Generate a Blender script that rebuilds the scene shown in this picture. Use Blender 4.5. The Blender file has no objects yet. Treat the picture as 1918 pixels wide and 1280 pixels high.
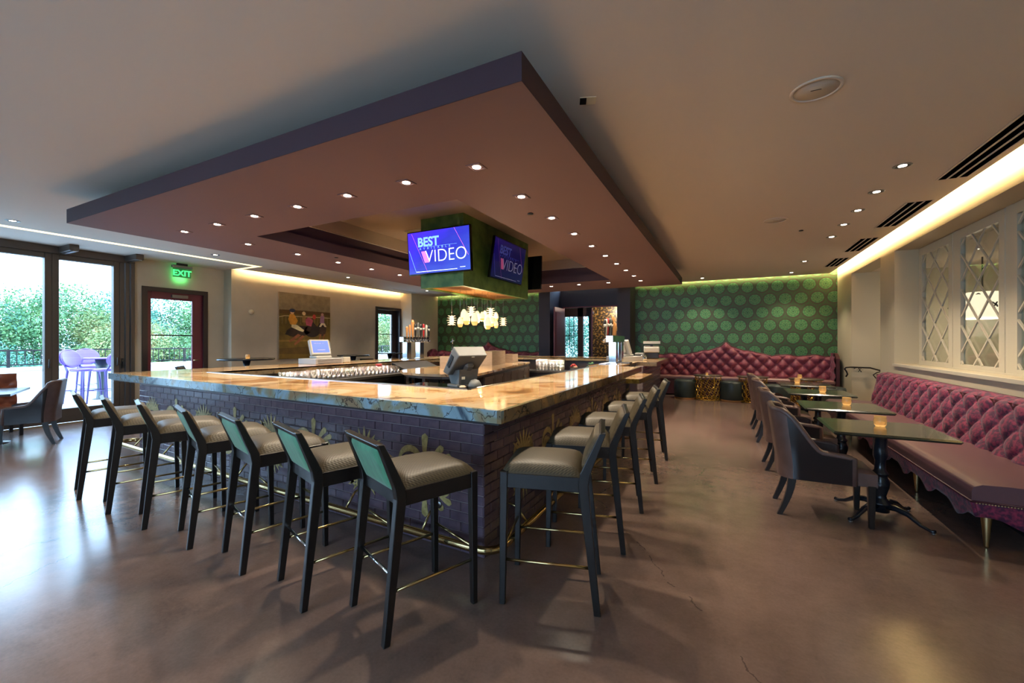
import bpy, math, random
from mathutils import Vector, Matrix
PI = math.pi
random.seed(7)
sc = bpy.context.scene
COL = sc.collection

# ------------------------------------------------------------------ camera, world, exposure
cam_d = bpy.data.cameras.new('camera')
cam_d.sensor_width = 36.0
cam_d.lens = 36.0 * 789.0 / 1918.0
cam_d.clip_start = 0.05
cam_d.clip_end = 400
cam = bpy.data.objects.new('camera', cam_d)
COL.objects.link(cam)
cam.location = (0, 0, 1.48)
cam.rotation_euler = (PI / 2, 0, math.radians(27.06))
sc.camera = cam

wd = bpy.data.worlds.new('sky')
sc.world = wd
wd.use_nodes = True
wn = wd.node_tree
wn.nodes.clear()
wo = wn.nodes.new('ShaderNodeOutputWorld')
wb = wn.nodes.new('ShaderNodeBackground')
wb.inputs[0].default_value = (0.47, 0.68, 1.0, 1)
wb.inputs[1].default_value = 7.0
wn.links.new(wb.outputs[0], wo.inputs[0])

sc.view_settings.view_transform = 'Standard'
sc.view_settings.look = 'None'
sc.view_settings.gamma = 1
sc.view_settings.use_curve_mapping = False
sc.view_settings.exposure = 0.88
sc.cycles.use_denoising = True
sc.cycles.max_bounces = 8
sc.cycles.diffuse_bounces = 5
sc.cycles.glossy_bounces = 4
sc.cycles.transmission_bounces = 6
sc.cycles.transparent_max_bounces = 8
sc.cycles.sample_clamp_indirect = 6.0
sc.cycles.caustics_reflective = False
sc.cycles.caustics_refractive = False

SPOT_W = 72.0      # soffit downlights
CEIL_W = 55.0      # ceiling downlights
COVE_W = 18.0      # watts per metre of cove
WARM = (1.0, 0.84, 0.64)
COVEC = (1.0, 0.78, 0.38)

# ------------------------------------------------------------------ materials
def srgb(r, g, b):
    f = lambda c: (c / 255.0 / 12.92) if c / 255.0 <= 0.04045 else ((c / 255.0 + 0.055) / 1.055) ** 2.4
    return (f(r), f(g), f(b), 1.0)

class X:
    """a node socket with arithmetic"""
    nt = None
    def __init__(s, v): s.v = v
    @staticmethod
    def op(o, *a):
        n = X.nt.nodes.new('ShaderNodeMath'); n.operation = o
        for i, q in enumerate(a):
            q = q.v if isinstance(q, X) else q
            if isinstance(q, (int, float)): n.inputs[i].default_value = q
            else: X.nt.links.new(q, n.inputs[i])
        return X(n.outputs[0])
    def __add__(s, o): return X.op('ADD', s, o)
    __radd__ = __add__
    def __sub__(s, o): return X.op('SUBTRACT', s, o)
    def __rsub__(s, o): return X.op('SUBTRACT', o, s)
    def __mul__(s, o): return X.op('MULTIPLY', s, o)
    __rmul__ = __mul__
    def __truediv__(s, o): return X.op('DIVIDE', s, o)

def new_mat(name):
    m = bpy.data.materials.new(name); m.use_nodes = True
    nt = m.node_tree; b = nt.nodes['Principled BSDF']
    return m, nt, b

def mat(name, col, rough=0.5, metal=0.0, col2=None, nscale=8.0, bump=0.0, bscale=None, spec=0.5, detail=4.0,
        stretch=None, coord='Object', coat=0.0, lo=0.35, hi=0.65, sheen=0.0):
    m, nt, b = new_mat(name)
    b.inputs['Base Color'].default_value = col
    b.inputs['Roughness'].default_value = rough
    b.inputs['Metallic'].default_value = metal
    b.inputs['Specular IOR Level'].default_value = spec
    b.inputs['Coat Weight'].default_value = coat
    b.inputs['Sheen Weight'].default_value = sheen
    if col2 is not None or bump:
        tc = nt.nodes.new('ShaderNodeTexCoord')
        mp = nt.nodes.new('ShaderNodeMapping')
        nt.links.new(tc.outputs[coord], mp.inputs[0])
        if stretch: mp.inputs['Scale'].default_value = stretch
        no = nt.nodes.new('ShaderNodeTexNoise')
        no.inputs['Scale'].default_value = nscale; no.inputs['Detail'].default_value = detail
        nt.links.new(mp.outputs[0], no.inputs['Vector'])
        if col2 is not None:
            cr = nt.nodes.new('ShaderNodeValToRGB')
            cr.color_ramp.elements[0].position = lo; cr.color_ramp.elements[0].color = col
            cr.color_ramp.elements[1].position = hi; cr.color_ramp.elements[1].color = col2
            nt.links.new(no.outputs[0], cr.inputs[0]); nt.links.new(cr.outputs[0], b.inputs['Base Color'])
        if bump:
            n2 = no
            if bscale:
                n2 = nt.nodes.new('ShaderNodeTexNoise'); n2.inputs['Scale'].default_value = bscale
                nt.links.new(mp.outputs[0], n2.inputs['Vector'])
            bp = nt.nodes.new('ShaderNodeBump'); bp.inputs['Strength'].default_value = bump
            bp.inputs['Distance'].default_value = 0.01
            nt.links.new(n2.outputs[0], bp.inputs['Height']); nt.links.new(bp.outputs[0], b.inputs['Normal'])
    return m

def emis(name, col, s, base=None):
    m, nt, b = new_mat(name)
    b.inputs['Base Color'].default_value = base or col
    b.inputs['Emission Color'].default_value = col
    b.inputs['Emission Strength'].default_value = s
    return m

def glassmat(name, col=(1, 1, 1, 1), rough=0.0, mixt=0.9):
    """thin clear pane: mostly transparent with a gloss coat"""
    m = bpy.data.materials.new(name); m.use_nodes = True
    nt = m.node_tree; nt.nodes.clear()
    o = nt.nodes.new('ShaderNodeOutputMaterial'); mx = nt.nodes.new('ShaderNodeMixShader')
    t = nt.nodes.new('ShaderNodeBsdfTransparent'); g = nt.nodes.new('ShaderNodeBsdfGlossy')
    lw = nt.nodes.new('ShaderNodeLayerWeight')
    pw = nt.nodes.new('ShaderNodeMath'); pw.operation = 'POWER'; pw.inputs[1].default_value = 5.0
    fr = nt.nodes.new('ShaderNodeMath'); fr.operation = 'MULTIPLY_ADD'; fr.inputs[1].default_value = 0.94; fr.inputs[2].default_value = 0.04
    nt.links.new(lw.outputs['Facing'], pw.inputs[0]); nt.links.new(pw.outputs[0], fr.inputs[0])
    t.inputs[0].default_value = col; g.inputs['Roughness'].default_value = rough
    ad = nt.nodes.new('ShaderNodeMath'); ad.operation = 'ADD'; ad.inputs[1].default_value = 1 - mixt; ad.use_clamp = True
    nt.links.new(fr.outputs[0], ad.inputs[0]); nt.links.new(ad.outputs[0], mx.inputs[0])
    nt.links.new(t.outputs[0], mx.inputs[1]); nt.links.new(g.outputs[0], mx.inputs[2]); nt.links.new(mx.outputs[0], o.inputs[0])
    return m

def floor_mat():
    m, nt, b = new_mat('stained_concrete'); X.nt = nt
    tc = nt.nodes.new('ShaderNodeTexCoord')
    def noise(s, d=5, r=0.6):
        n = nt.nodes.new('ShaderNodeTexNoise'); n.inputs['Scale'].default_value = s; n.inputs['Detail'].default_value = d
        n.inputs['Roughness'].default_value = r; nt.links.new(tc.outputs['Object'], n.inputs['Vector']); return n
    n1 = noise(0.9); n2 = noise(7, 8, 0.7); n3 = noise(60, 3)
    v = X(n1.outputs[0]) * 0.5 + X(n2.outputs[0]) * 0.32 + X(n3.outputs[0]) * 0.18
    cr = nt.nodes.new('ShaderNodeValToRGB')
    e = cr.color_ramp.elements
    e[0].position = 0.34; e[0].color = srgb(88, 73, 66)
    e[1].position = 0.66; e[1].color = srgb(122, 100, 90)
    nt.links.new(v.v, cr.inputs[0]); 
    # hairline cracks: thin bands where a stretched noise crosses its middle
    vo = nt.nodes.new('ShaderNodeTexVoronoi'); vo.feature = 'DISTANCE_TO_EDGE'; vo.inputs['Scale'].default_value = 0.33
    mixv = nt.nodes.new('ShaderNodeVectorMath'); mixv.operation = 'ADD'
    sc3 = nt.nodes.new('ShaderNodeVectorMath'); sc3.operation = 'SCALE'; sc3.inputs['Scale'].default_value = 0.35
    nn = noise(2.2, 6); nt.links.new(nn.outputs[1], sc3.inputs[0])
    nt.links.new(tc.outputs['Object'], mixv.inputs[0]); nt.links.new(sc3.outputs[0], mixv.inputs[1])
    nt.links.new(mixv.outputs[0], vo.inputs['Vector'])
    ck = X.op('LESS_THAN', X(vo.outputs['Distance']), 0.0016)
    gate = X.op('GREATER_THAN', X(n1.outputs[0]), 0.5)
    ck = ck * gate * 0.55
    mx = nt.nodes.new('ShaderNodeMixRGB'); mx.inputs[2].default_value = srgb(45, 38, 36)
    nt.links.new(ck.v, mx.inputs[0]); nt.links.new(cr.outputs[0], mx.inputs[1]); nt.links.new(mx.outputs[0], b.inputs['Base Color'])
    r = X(n2.outputs[0]) * 0.16 + 0.12
    nt.links.new(r.v, b.inputs['Roughness'])
    bp = nt.nodes.new('ShaderNodeBump'); bp.inputs['Strength'].default_value = 0.12; bp.inputs['Distance'].default_value = 0.004
    nt.links.new(n2.outputs[0], bp.inputs['Height']); nt.links.new(bp.outputs[0], b.inputs['Normal'])
    b.inputs['Specular IOR Level'].default_value = 0.6
    return m

def wallpaper_mat():
    m, nt, b = new_mat('green_medallion_wallpaper'); X.nt = nt
    tc = nt.nodes.new('ShaderNodeTexCoord'); sp = nt.nodes.new('ShaderNodeSeparateXYZ')
    nt.links.new(tc.outputs['Object'], sp.inputs[0])
    x = X(sp.outputs[0]); z = X(sp.outputs[2])
    px, pz = 0.345, 0.69
    def lat(ox, oz):
        fx = (X.op('FRACT', x / px + ox + 100.0) - 0.5) * px
        fz = (X.op('FRACT', z / pz + oz + 100.0) - 0.5) * pz
        r = X.op('SQRT', fx * fx + fz * fz)
        return fx, fz, r
    ax, az, ar = lat(0.587, 0.7275); bx, bz, br = lat(0.087, 0.2275)
    sel = X.op('LESS_THAN', ar, br)
    fx = sel * ax + (1.0 - sel) * bx; fz = sel * az + (1.0 - sel) * bz; r = X.op('MINIMUM', ar, br)
    ang = X.op('ARCTAN2', fx, fz)
    no = nt.nodes.new('ShaderNodeTexNoise'); no.inputs['Scale'].default_value = 62; no.inputs['Detail'].default_value = 2
    nt.links.new(tc.outputs['Object'], no.inputs['Vector'])
    gr = X(no.outputs[0])
    lobe = X.op('COSINE', ang * 10.0) * 0.012 + X.op('COSINE', ang * 5.0) * 0.008
    disc = X.op('LESS_THAN', r + lobe * 0.3, 0.135)
    ring = X.op('LESS_THAN', X.op('ABSOLUTE', r - 0.168 + gr * 0.02), 0.009)
    hole = X.op('LESS_THAN', r, 0.013)
    inner = X.op('LESS_THAN', X.op('ABSOLUTE', r - 0.07 + lobe * 1.4), 0.010)
    fan = X.op('GREATER_THAN', X.op('COSINE', ang * 9.0) * 0.4 + X.op('COSINE', r * 130.0) * 0.4, -0.1)
    fan = fan * X.op('GREATER_THAN', gr, 0.47)
    swirl = X.op('GREATER_THAN', X.op('SINE', (fx * 110.0) + gr * 16.0) * X.op('SINE', fz * 100.0 + gr * 12.0), 0.02)
    def mixc(f, c1, c2):
        n = nt.nodes.new('ShaderNodeMixRGB'); nt.links.new(f.v, n.inputs[0])
        for i, c in ((1, c1), (2, c2)):
            if isinstance(c, tuple): n.inputs[i].default_value = c
            else: nt.links.new(c, n.inputs[i])
        return n.outputs[0]
    ground = mixc(swirl, srgb(70, 70, 46), srgb(44, 94, 52))
    light = mixc(fan, srgb(78, 130, 80), srgb(50, 100, 62))
    c = mixc(disc, ground, light)
    c = mixc(X.op('MULTIPLY', inner, disc) * 0.35, c, srgb(120, 130, 75))
    c = mixc(ring, c, srgb(66, 54, 42))
    c = mixc(hole, c, srgb(20, 30, 24))
    nt.links.new(c, b.inputs['Base Color'])
    b.inputs['Roughness'].default_value = 0.45
    b.inputs['Metallic'].default_value = 0.1
    return m

def stone_top():
    m, nt, b = new_mat('granite_top'); X.nt = nt
    tc = nt.nodes.new('ShaderNodeTexCoord'); mp = nt.nodes.new('ShaderNodeMapping')
    mp.inputs['Scale'].default_value = (0.9, 0.9, 1); mp.inputs['Rotation'].default_value = (0, 0, 0.5)
    nt.links.new(tc.outputs['Object'], mp.inputs[0])
    n1 = nt.nodes.new('ShaderNodeTexNoise'); n1.inputs['Scale'].default_value = 1.3; n1.inputs['Detail'].default_value = 9
    n1.inputs['Roughness'].default_value = 0.62; n1.inputs['Distortion'].default_value = 1.6
    nt.links.new(mp.outputs[0], n1.inputs['Vector'])
    w = nt.nodes.new('ShaderNodeTexWave'); w.inputs['Scale'].default_value = 0.7; w.inputs['Distortion'].default_value = 14
    w.inputs['Detail'].default_value = 4; w.inputs['Detail Scale'].default_value = 1.2
    nt.links.new(mp.outputs[0], w.inputs['Vector'])
    cr = nt.nodes.new('ShaderNodeValToRGB'); e = cr.color_ramp.elements
    e[0].position = 0.30; e[0].color = srgb(114, 80, 50)
    e[1].position = 0.70; e[1].color = srgb(206, 188, 160)
    for p, c in ((0.38, srgb(160, 114, 68)), (0.45, srgb(186, 148, 104)), (0.54, srgb(198, 172, 134))):
        q = cr.color_ramp.elements.new(p); q.color = c
    nt.links.new(n1.outputs[0], cr.inputs[0])
    vein = X.op('LESS_THAN', X(w.outputs[1]), 0.07)
    n2 = nt.nodes.new('ShaderNodeTexNoise'); n2.inputs['Scale'].default_value = 2.2; nt.links.new(mp.outputs[0], n2.inputs['Vector'])
    vein = vein * X.op('GREATER_THAN', X(n2.outputs[0]), 0.52) * 0.7
    mx = nt.nodes.new('ShaderNodeMixRGB'); mx.inputs[2].default_value = srgb(96, 70, 46)
    nt.links.new(vein.v, mx.inputs[0]); nt.links.new(cr.outputs[0], mx.inputs[1]); nt.links.new(mx.outputs[0], b.inputs['Base Color'])
    b.inputs['Roughness'].default_value = 0.07
    b.inputs['Specular IOR Level'].default_value = 0.6
    return m

def stone_edge(name, cols, vein):
    m, nt, b = new_mat(name); X.nt = nt
    tc = nt.nodes.new('ShaderNodeTexCoord')
    n0 = nt.nodes.new('ShaderNodeTexNoise'); n0.inputs['Scale'].default_value = 2.4; n0.inputs['Detail'].default_value = 5
    n0.inputs['Distortion'].default_value = 1.2
    nt.links.new(tc.outputs['Object'], n0.inputs['Vector'])
    cr = nt.nodes.new('ShaderNodeValToRGB'); cr.color_ramp.interpolation = 'LINEAR'
    e = cr.color_ramp.elements; e[0].position = 0.36; e[0].color = cols[0]; e[1].position = 0.64; e[1].color = cols[-1]
    for i, c in enumerate(cols[1:-1]):
        q = e.new(0.36 + 0.28 * (i + 1) / (len(cols) - 1)); q.color = c
    nt.links.new(n0.outputs[0], cr.inputs[0])
    vo = nt.nodes.new('ShaderNodeTexVoronoi'); vo.feature = 'DISTANCE_TO_EDGE'; vo.inputs['Scale'].default_value = 4.6
    sc3 = nt.nodes.new('ShaderNodeVectorMath'); sc3.operation = 'SCALE'; sc3.inputs['Scale'].default_value = 0.3
    n3 = nt.nodes.new('ShaderNodeTexNoise'); n3.inputs['Scale'].default_value = 5; n3.inputs['Detail'].default_value = 6
    nt.links.new(tc.outputs['Object'], n3.inputs['Vector']); nt.links.new(n3.outputs[1], sc3.inputs[0])
    ad = nt.nodes.new('ShaderNodeVectorMath'); nt.links.new(tc.outputs['Object'], ad.inputs[0]); nt.links.new(sc3.outputs[0], ad.inputs[1])
    nt.links.new(ad.outputs[0], vo.inputs['Vector'])
    v = X.op('LESS_THAN', X(vo.outputs['Distance']), 0.014)
    n4 = nt.nodes.new('ShaderNodeTexNoise'); n4.inputs['Scale'].default_value = 40; nt.links.new(tc.outputs['Object'], n4.inputs['Vector'])
    v = X.op('MAXIMUM', v, X.op('GREATER_THAN', X(n4.outputs[0]), 0.70)) * 0.8
    mx = nt.nodes.new('ShaderNodeMixRGB'); mx.inputs[2].default_value = vein
    nt.links.new(v.v, mx.inputs[0]); nt.links.new(cr.outputs[0], mx.inputs[1]); nt.links.new(mx.outputs[0], b.inputs['Base Color'])
    b.inputs['Roughness'].default_value = 0.14
    return m

def weave_mat():
    m, nt, b = new_mat('woven_taupe_leather'); X.nt = nt
    tc = nt.nodes.new('ShaderNodeTexCoord'); sp = nt.nodes.new('ShaderNodeSeparateXYZ')
    nt.links.new(tc.outputs['Object'], sp.inputs[0])
    x = X(sp.outputs[0]); y = X(sp.outputs[1]) + X(sp.outputs[2])
    k = 2 * PI / 0.020
    h = X.op('SINE', x * k) * X.op('SINE', y * k) * 0.5 + 0.5
    cr = nt.nodes.new('ShaderNodeValToRGB'); e = cr.color_ramp.elements
    e[0].color = srgb(52, 45, 33); e[1].color = srgb(76, 67, 48)
    nt.links.new(h.v, cr.inputs[0]); nt.links.new(cr.outputs[0], b.inputs['Base Color'])
    bp = nt.nodes.new('ShaderNodeBump'); bp.inputs['Strength'].default_value = 0.35; bp.inputs['Distance'].default_value = 0.002
    nt.links.new(h.v, bp.inputs['Height']); nt.links.new(bp.outputs[0], b.inputs['Normal'])
    b.inputs['Roughness'].default_value = 0.48; b.inputs['Specular IOR Level'].default_value = 0.35
    return m

M = {}
M['floor'] = floor_mat()
M['ceiling'] = mat('ceiling_paint', srgb(218, 206, 192), 0.9)
M['tray'] = mat('taupe_tray_paint', srgb(150, 132, 116), 0.9)
M['wall'] = mat('warm_wall_paint', srgb(190, 178, 158), 0.85, col2=srgb(184, 172, 152), nscale=3)
M['white_wall'] = mat('off_white_paint', srgb(190, 179, 152), 0.7)
M['soffit'] = mat('plum_soffit_paint', srgb(110, 82, 82), 0.75)
M['soffit_edge'] = mat('dark_plum_paint', srgb(60, 38, 48), 0.75)
M['green_plaster'] = mat('mottled_green_plaster', srgb(62, 100, 50), 0.5, col2=srgb(100, 134, 70), nscale=6, detail=6)
M['navy'] = mat('navy_paint', srgb(50, 50, 62), 0.7)
M['wallpaper'] = wallpaper_mat()
M['gold_paper'] = mat('gold_wallpaper', srgb(40, 30, 18), 0.4, 0.2, col2=srgb(150, 116, 58), nscale=14, detail=6, lo=0.5, hi=0.6)
M['stone'] = stone_top()
M['edge_daylit'] = stone_edge('granite_edge_daylit_blue', [srgb(56, 68, 82), srgb(124, 146, 152), srgb(134, 158, 168), srgb(132, 132, 110), srgb(136, 112, 84)], srgb(58, 46, 40))  # blue-grey stone patches with the bluish daylight cast mixed into their colours
M['edge_brown'] = stone_edge('granite_edge_brown', [srgb(72, 58, 44), srgb(124, 104, 78), srgb(108, 96, 76), srgb(150, 120, 80)], srgb(52, 42, 34))
M['brick'] = mat('painted_plum_brick', srgb(84, 70, 84), 0.25, col2=srgb(102, 84, 94), nscale=9, bump=0.25, bscale=30)
M['mortar'] = mat('mortar_glint_pale', srgb(140, 126, 126), 0.6)  # mortar paled so the joints carry the glint of glossy brick edges
M['gold_paint'] = mat('gold_stencil_paint', srgb(196, 178, 118), 0.35, 0.25, col2=srgb(158, 140, 86), nscale=30)
M['brass'] = mat('brass', srgb(192, 168, 118), 0.22, 1.0)
M['gold'] = mat('gold_metal', srgb(200, 160, 70), 0.3, 1.0)
M['champagne'] = mat('champagne_metal', srgb(200, 178, 130), 0.3, 1.0)
M['chrome'] = mat('chrome', srgb(205, 210, 215), 0.1, 1.0)
M['steel'] = mat('brushed_steel', srgb(150, 150, 150), 0.3, 1.0)
M['espresso'] = mat('espresso_wood', srgb(20, 17, 17), 0.34, col2=srgb(26, 22, 20), nscale=30, stretch=(1, 1, 0.1))
M['teal_fabric'] = mat('green_velvet', srgb(28, 108, 72), 0.6, col2=srgb(42, 134, 90), nscale=40, stretch=(1, 1, 0.2), sheen=0.4)
M['weave'] = weave_mat()
M['taupe_leather'] = mat('taupe_leather', srgb(86, 66, 60), 0.4, col2=srgb(96, 74, 68), nscale=12)
M['mauve_leather'] = mat('mauve_leather', srgb(112, 72, 74), 0.33, col2=srgb(120, 78, 80), nscale=10)
M['seat_mauve'] = mat('mauve_vinyl', srgb(100, 70, 76), 0.36)
M['seat_pink'] = mat('pale_mauve_vinyl', srgb(150, 110, 108), 0.36)
M['burgundy_pat'] = mat('burgundy_frond_velvet', srgb(64, 13, 50), 0.7, col2=srgb(138, 36, 70), nscale=30, detail=8, lo=0.42, hi=0.62, sheen=0.15, bump=0.2, bscale=60)
M['burgundy'] = mat('burgundy_velvet', srgb(116, 46, 66), 0.5, col2=srgb(138, 62, 82), nscale=30, sheen=0.15)
M['burg_dark'] = mat('dark_burgundy_piping', srgb(70, 22, 30), 0.5)
M['green_wood'] = mat('green_tinted_dark_wood', srgb(36, 40, 31), 0.2, col2=srgb(50, 52, 40), nscale=9, stretch=(1, 10, 1), coat=0.3)
M['table_black'] = mat('black_blue_lacquer', srgb(26, 30, 36), 0.25)
M['otto'] = mat('dark_teal_leather', srgb(46, 58, 58), 0.4)
M['bronze_frame'] = mat('bronze_window_frame', srgb(82, 74, 68), 0.45, 0.2)
M['door_brown'] = mat('dark_brown_door_paint', srgb(48, 36, 36), 0.4)
M['door_burg'] = mat('burgundy_door_paint', srgb(112, 46, 58), 0.4)
M['black'] = mat('black_metal', srgb(18, 18, 20), 0.4)
M['black_gloss'] = mat('black_gloss', srgb(8, 8, 10), 0.08)
M['dark_cab'] = mat('dark_cabinet_wood', srgb(66, 54, 44), 0.35, col2=srgb(84, 68, 54), nscale=6, stretch=(1, 1, 0.15))
M['grey_plastic'] = mat('grey_plastic', srgb(76, 77, 75), 0.5)
M['light_plastic'] = mat('light_grey_plastic', srgb(160, 158, 150), 0.5)
M['glass'] = glassmat('window_glass', (0.95, 0.99, 0.98, 1), 0.0, 1.0)
M['barglass'] = glassmat('barware_glass', (0.98, 0.97, 0.94, 1), 0.08, 0.62)
M['amber_glass'] = mat('amber_votive_glass', srgb(190, 150, 90), 0.15, 0.0)
M['deck'] = mat('pale_concrete_deck', srgb(196, 200, 202), 0.7)
M['parapet'] = mat('white_stucco', srgb(216, 218, 216), 0.8)
M['purple'] = mat('purple_lacquer', srgb(104, 74, 160), 0.3)
M['purple_dark'] = mat('deep_purple_lacquer', srgb(64, 48, 110), 0.35)
M['brown_leather'] = mat('brown_tufted_leather', srgb(112, 62, 44), 0.3, col2=srgb(128, 74, 54), nscale=6)
M['crate'] = mat('pale_wood', srgb(172, 152, 130), 0.6, col2=srgb(160, 140, 116), nscale=5, stretch=(1, 1, 8))
M['tap_wood'] = mat('tan_tap_wood', srgb(176, 124, 72), 0.4)
M['white_trim'] = mat('white_trim_paint', srgb(198, 189, 166), 0.5)
M['lamp_on'] = emis('downlight_glow', (1.0, 0.86, 0.66, 1), 14.0)
M['candle'] = emis('candle_glow', (1.0, 0.66, 0.30, 1), 1.3)
M['pendant_white'] = emis('pendant_white_glow', (1.0, 0.80, 0.52, 1), .5)
M['pendant_amber'] = emis('pendant_amber_glow', (1.0, 0.50, 0.14, 1), .6)
M['strip'] = emis('cove_strip_glow', (1.0, 0.84, 0.45, 1), 1.0)
M['mirror'] = mat('cream_inset', srgb(236, 222, 186), 0.5)
M['void'] = mat('slot_shade_black', srgb(6, 6, 6), 1.0, spec=0.0)  # flat black standing in for the shade inside the air slots
M['iron'] = mat('wrought_iron', srgb(38, 34, 32), 0.4, 0.6)

# ------------------------------------------------------------------ mesh helpers
class MB:
    def __init__(s): s.v = []; s.f = []; s.sm = []
    def add(s, vs, fs, smooth=False):
        o = len(s.v); s.v += [tuple(v) for v in vs]; s.f += [tuple(i + o for i in f) for f in fs]; s.sm += [smooth] * len(fs); return s
    def box(s, x0, x1, y0, y1, z0, z1):
        x0, x1 = min(x0, x1), max(x0, x1); y0, y1 = min(y0, y1), max(y0, y1); z0, z1 = min(z0, z1), max(z0, z1)
        return s.add([(x0,y0,z0),(x1,y0,z0),(x1,y1,z0),(x0,y1,z0),(x0,y0,z1),(x1,y0,z1),(x1,y1,z1),(x0,y1,z1)],
                     [(0,3,2,1),(4,5,6,7),(0,1,5,4),(1,2,6,5),(2,3,7,6),(3,0,4,7)])
    def bbox(s, x0, x1, y0, y1, z0, z1, b=0.004):
        """box with chamfered edges (24 verts)"""
        V = []; idx = {}
        X_, Y_, Z_ = (x0, x1), (y0, y1), (z0, z1)
        for i in (0, 1):
            for j in (0, 1):
                for k in (0, 1):
                    p = Vector((X_[i], Y_[j], Z_[k])); d = Vector((1 - 2 * i, 1 - 2 * j, 1 - 2 * k)) * b
                    for a in range(3):
                        q = p + d; q[a] = p[a]
                        idx[(i, j, k, a)] = len(V); V.append(q)
        F = []
        for a in range(3):
            o = [t for t in range(3) if t != a]
            for s_ in (0, 1):
                ring = []
                for (p, q) in ((0, 0), (1, 0), (1, 1), (0, 1)):
                    c = [0, 0, 0]; c[a] = s_; c[o[0]] = p; c[o[1]] = q
                    ring.append(idx[(*c, a)])
                F.append(tuple(ring))
        for a in range(3):          # edges along axis a
            o = [t for t in range(3) if t != a]
            for p in (0, 1):
                for q in (0, 1):
                    c0 = [0, 0, 0]; c1 = [0, 0, 0]; c0[o[0]] = c1[o[0]] = p; c0[o[1]] = c1[o[1]] = q; c1[a] = 1
                    F.append((idx[(*c0, o[0])], idx[(*c1, o[0])], idx[(*c1, o[1])], idx[(*c0, o[1])]))
        for i in (0, 1):
            for j in (0, 1):
                for k in (0, 1):
                    F.append((idx[(i, j, k, 0)], idx[(i, j, k, 1)], idx[(i, j, k, 2)]))
        return s.add(V, F)
    def hexa(s, lo, hi):
        """lo, hi: 4 corners each, same order"""
        return s.add(list(lo) + list(hi), [(3,2,1,0),(4,5,6,7),(0,1,5,4),(1,2,6,5),(2,3,7,6),(3,0,4,7)])
    def prism(s, poly, z0, z1):
        n = len(poly)
        return s.add([(p[0], p[1], z0) for p in poly] + [(p[0], p[1], z1) for p in poly],
                     [tuple(range(n))[::-1], tuple(range(n, 2 * n))] + [(i, (i + 1) % n, n + (i + 1) % n, n + i) for i in range(n)])
    def lathe(s, prof, c=(0, 0), n=20, smooth=True):
        V = []; F = []
        for (r, z) in prof:
            for i in range(n):
                a = 2 * PI * i / n; V.append((c[0] + r * math.cos(a), c[1] + r * math.sin(a), z))
        for k in range(len(prof) - 1):
            for i in range(n):
                j = (i + 1) % n; F.append((k*n+i, k*n+j, (k+1)*n+j, (k+1)*n+i))
        if prof[0][0] > 1e-5: F.append(tuple(range(n))[::-1])
        if prof[-1][0] > 1e-5: F.append(tuple(range((len(prof)-1)*n, len(prof)*n)))
        return s.add(V, F, smooth)
    def tube(s, pts, r, n=10, closed=False, smooth=True):
        pts = [Vector(p) for p in pts]; m = len(pts); V = []; F = []
        rr = r if isinstance(r, (list, tuple)) else [r] * m
        up = Vector((0, 0, 1)); prev = None
        for i, p in enumerate(pts):
            if closed: t = (pts[(i + 1) % m] - pts[i - 1]).normalized()
            else: t = (pts[min(i + 1, m - 1)] - pts[max(i - 1, 0)]).normalized()
            if prev is None:
                a = up if abs(t.z) < 0.9 else Vector((1, 0, 0)); u = t.cross(a).normalized()
            else:
                u = (prev - t * prev.dot(t)).normalized()
            prev = u; w = t.cross(u)
            for k in range(n):
                g = 2 * PI * k / n; V.append(p + (u * math.cos(g) + w * math.sin(g)) * rr[i])
        for i in range(m if closed else m - 1):
            for k in range(n):
                j = (i + 1) % m; F.append((i*n+k, i*n+(k+1)%n, j*n+(k+1)%n, j*n+k))
        if not closed: F.append(tuple(range(n))[::-1]); F.append(tuple(range((m-1)*n, m*n)))
        return s.add(V, F, smooth)
    def grid(s, fn, nu, nv, smooth=True, closeu=False):
        V = [fn(i / nu, j / nv) for i in range(nu + 1) for j in range(nv + 1)]
        F = [(i*(nv+1)+j, (i+1)*(nv+1)+j, (i+1)*(nv+1)+j+1, i*(nv+1)+j+1) for i in range(nu) for j in range(nv)]
        return s.add(V, F, smooth)
    def xf(s, m):
        s.v = [tuple(m @ Vector(v)) for v in s.v]; return s
    def mesh(s, name):
        me = bpy.data.meshes.new(name); me.from_pydata(s.v, [], s.f); me.update()
        me.polygons.foreach_set('use_smooth', s.sm); return me
    def build(s, name, m, parent=None, loc=(0, 0, 0), fix=True):
        me = s.mesh(name)
        if fix:
            import bmesh
            b = bmesh.new(); b.from_mesh(me); bmesh.ops.recalc_face_normals(b, faces=b.faces); b.to_mesh(me); b.free()
        o = bpy.data.objects.new(name, me); COL.objects.link(o)
        if m is not None: me.materials.append(M[m] if isinstance(m, str) else m)
        o.location = loc
        if parent is not None: o.parent = parent
        return o

def tag(o, label, cat, group=None, kind=None):
    o['label'] = label; o['category'] = cat
    if group: o['group'] = group
    if kind: o['kind'] = kind
    return o
def struct(o): o['kind'] = 'structure'; return o
def thing(name, label, cat, loc=(0, 0, 0), rz=0.0, group=None):
    o = bpy.data.objects.new(name, None); COL.objects.link(o); o.empty_display_size = 0.1
    o.location = loc; o.rotation_euler = (0, 0, rz); return tag(o, label, cat, group)
def dup(src, label=None, loc=None, rz=None, group=None):
    def cp(o, par):
        c = o.copy(); COL.objects.link(c)
        if par is not None: c.parent = par
        for ch in kids.get(o.name, []): cp(ch, c)
        return c
    kids = {}
    for o in list(src.children): 
        kids.setdefault(src.name, []).append(o)
        for q in o.children: kids.setdefault(o.name, []).append(q)
    r = cp(src, None)
    if label: r['label'] = label
    if loc is not None: r.location = loc
    if rz is not None: r.rotation_euler = (0, 0, rz)
    if group: r['group'] = group
    return r
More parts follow.
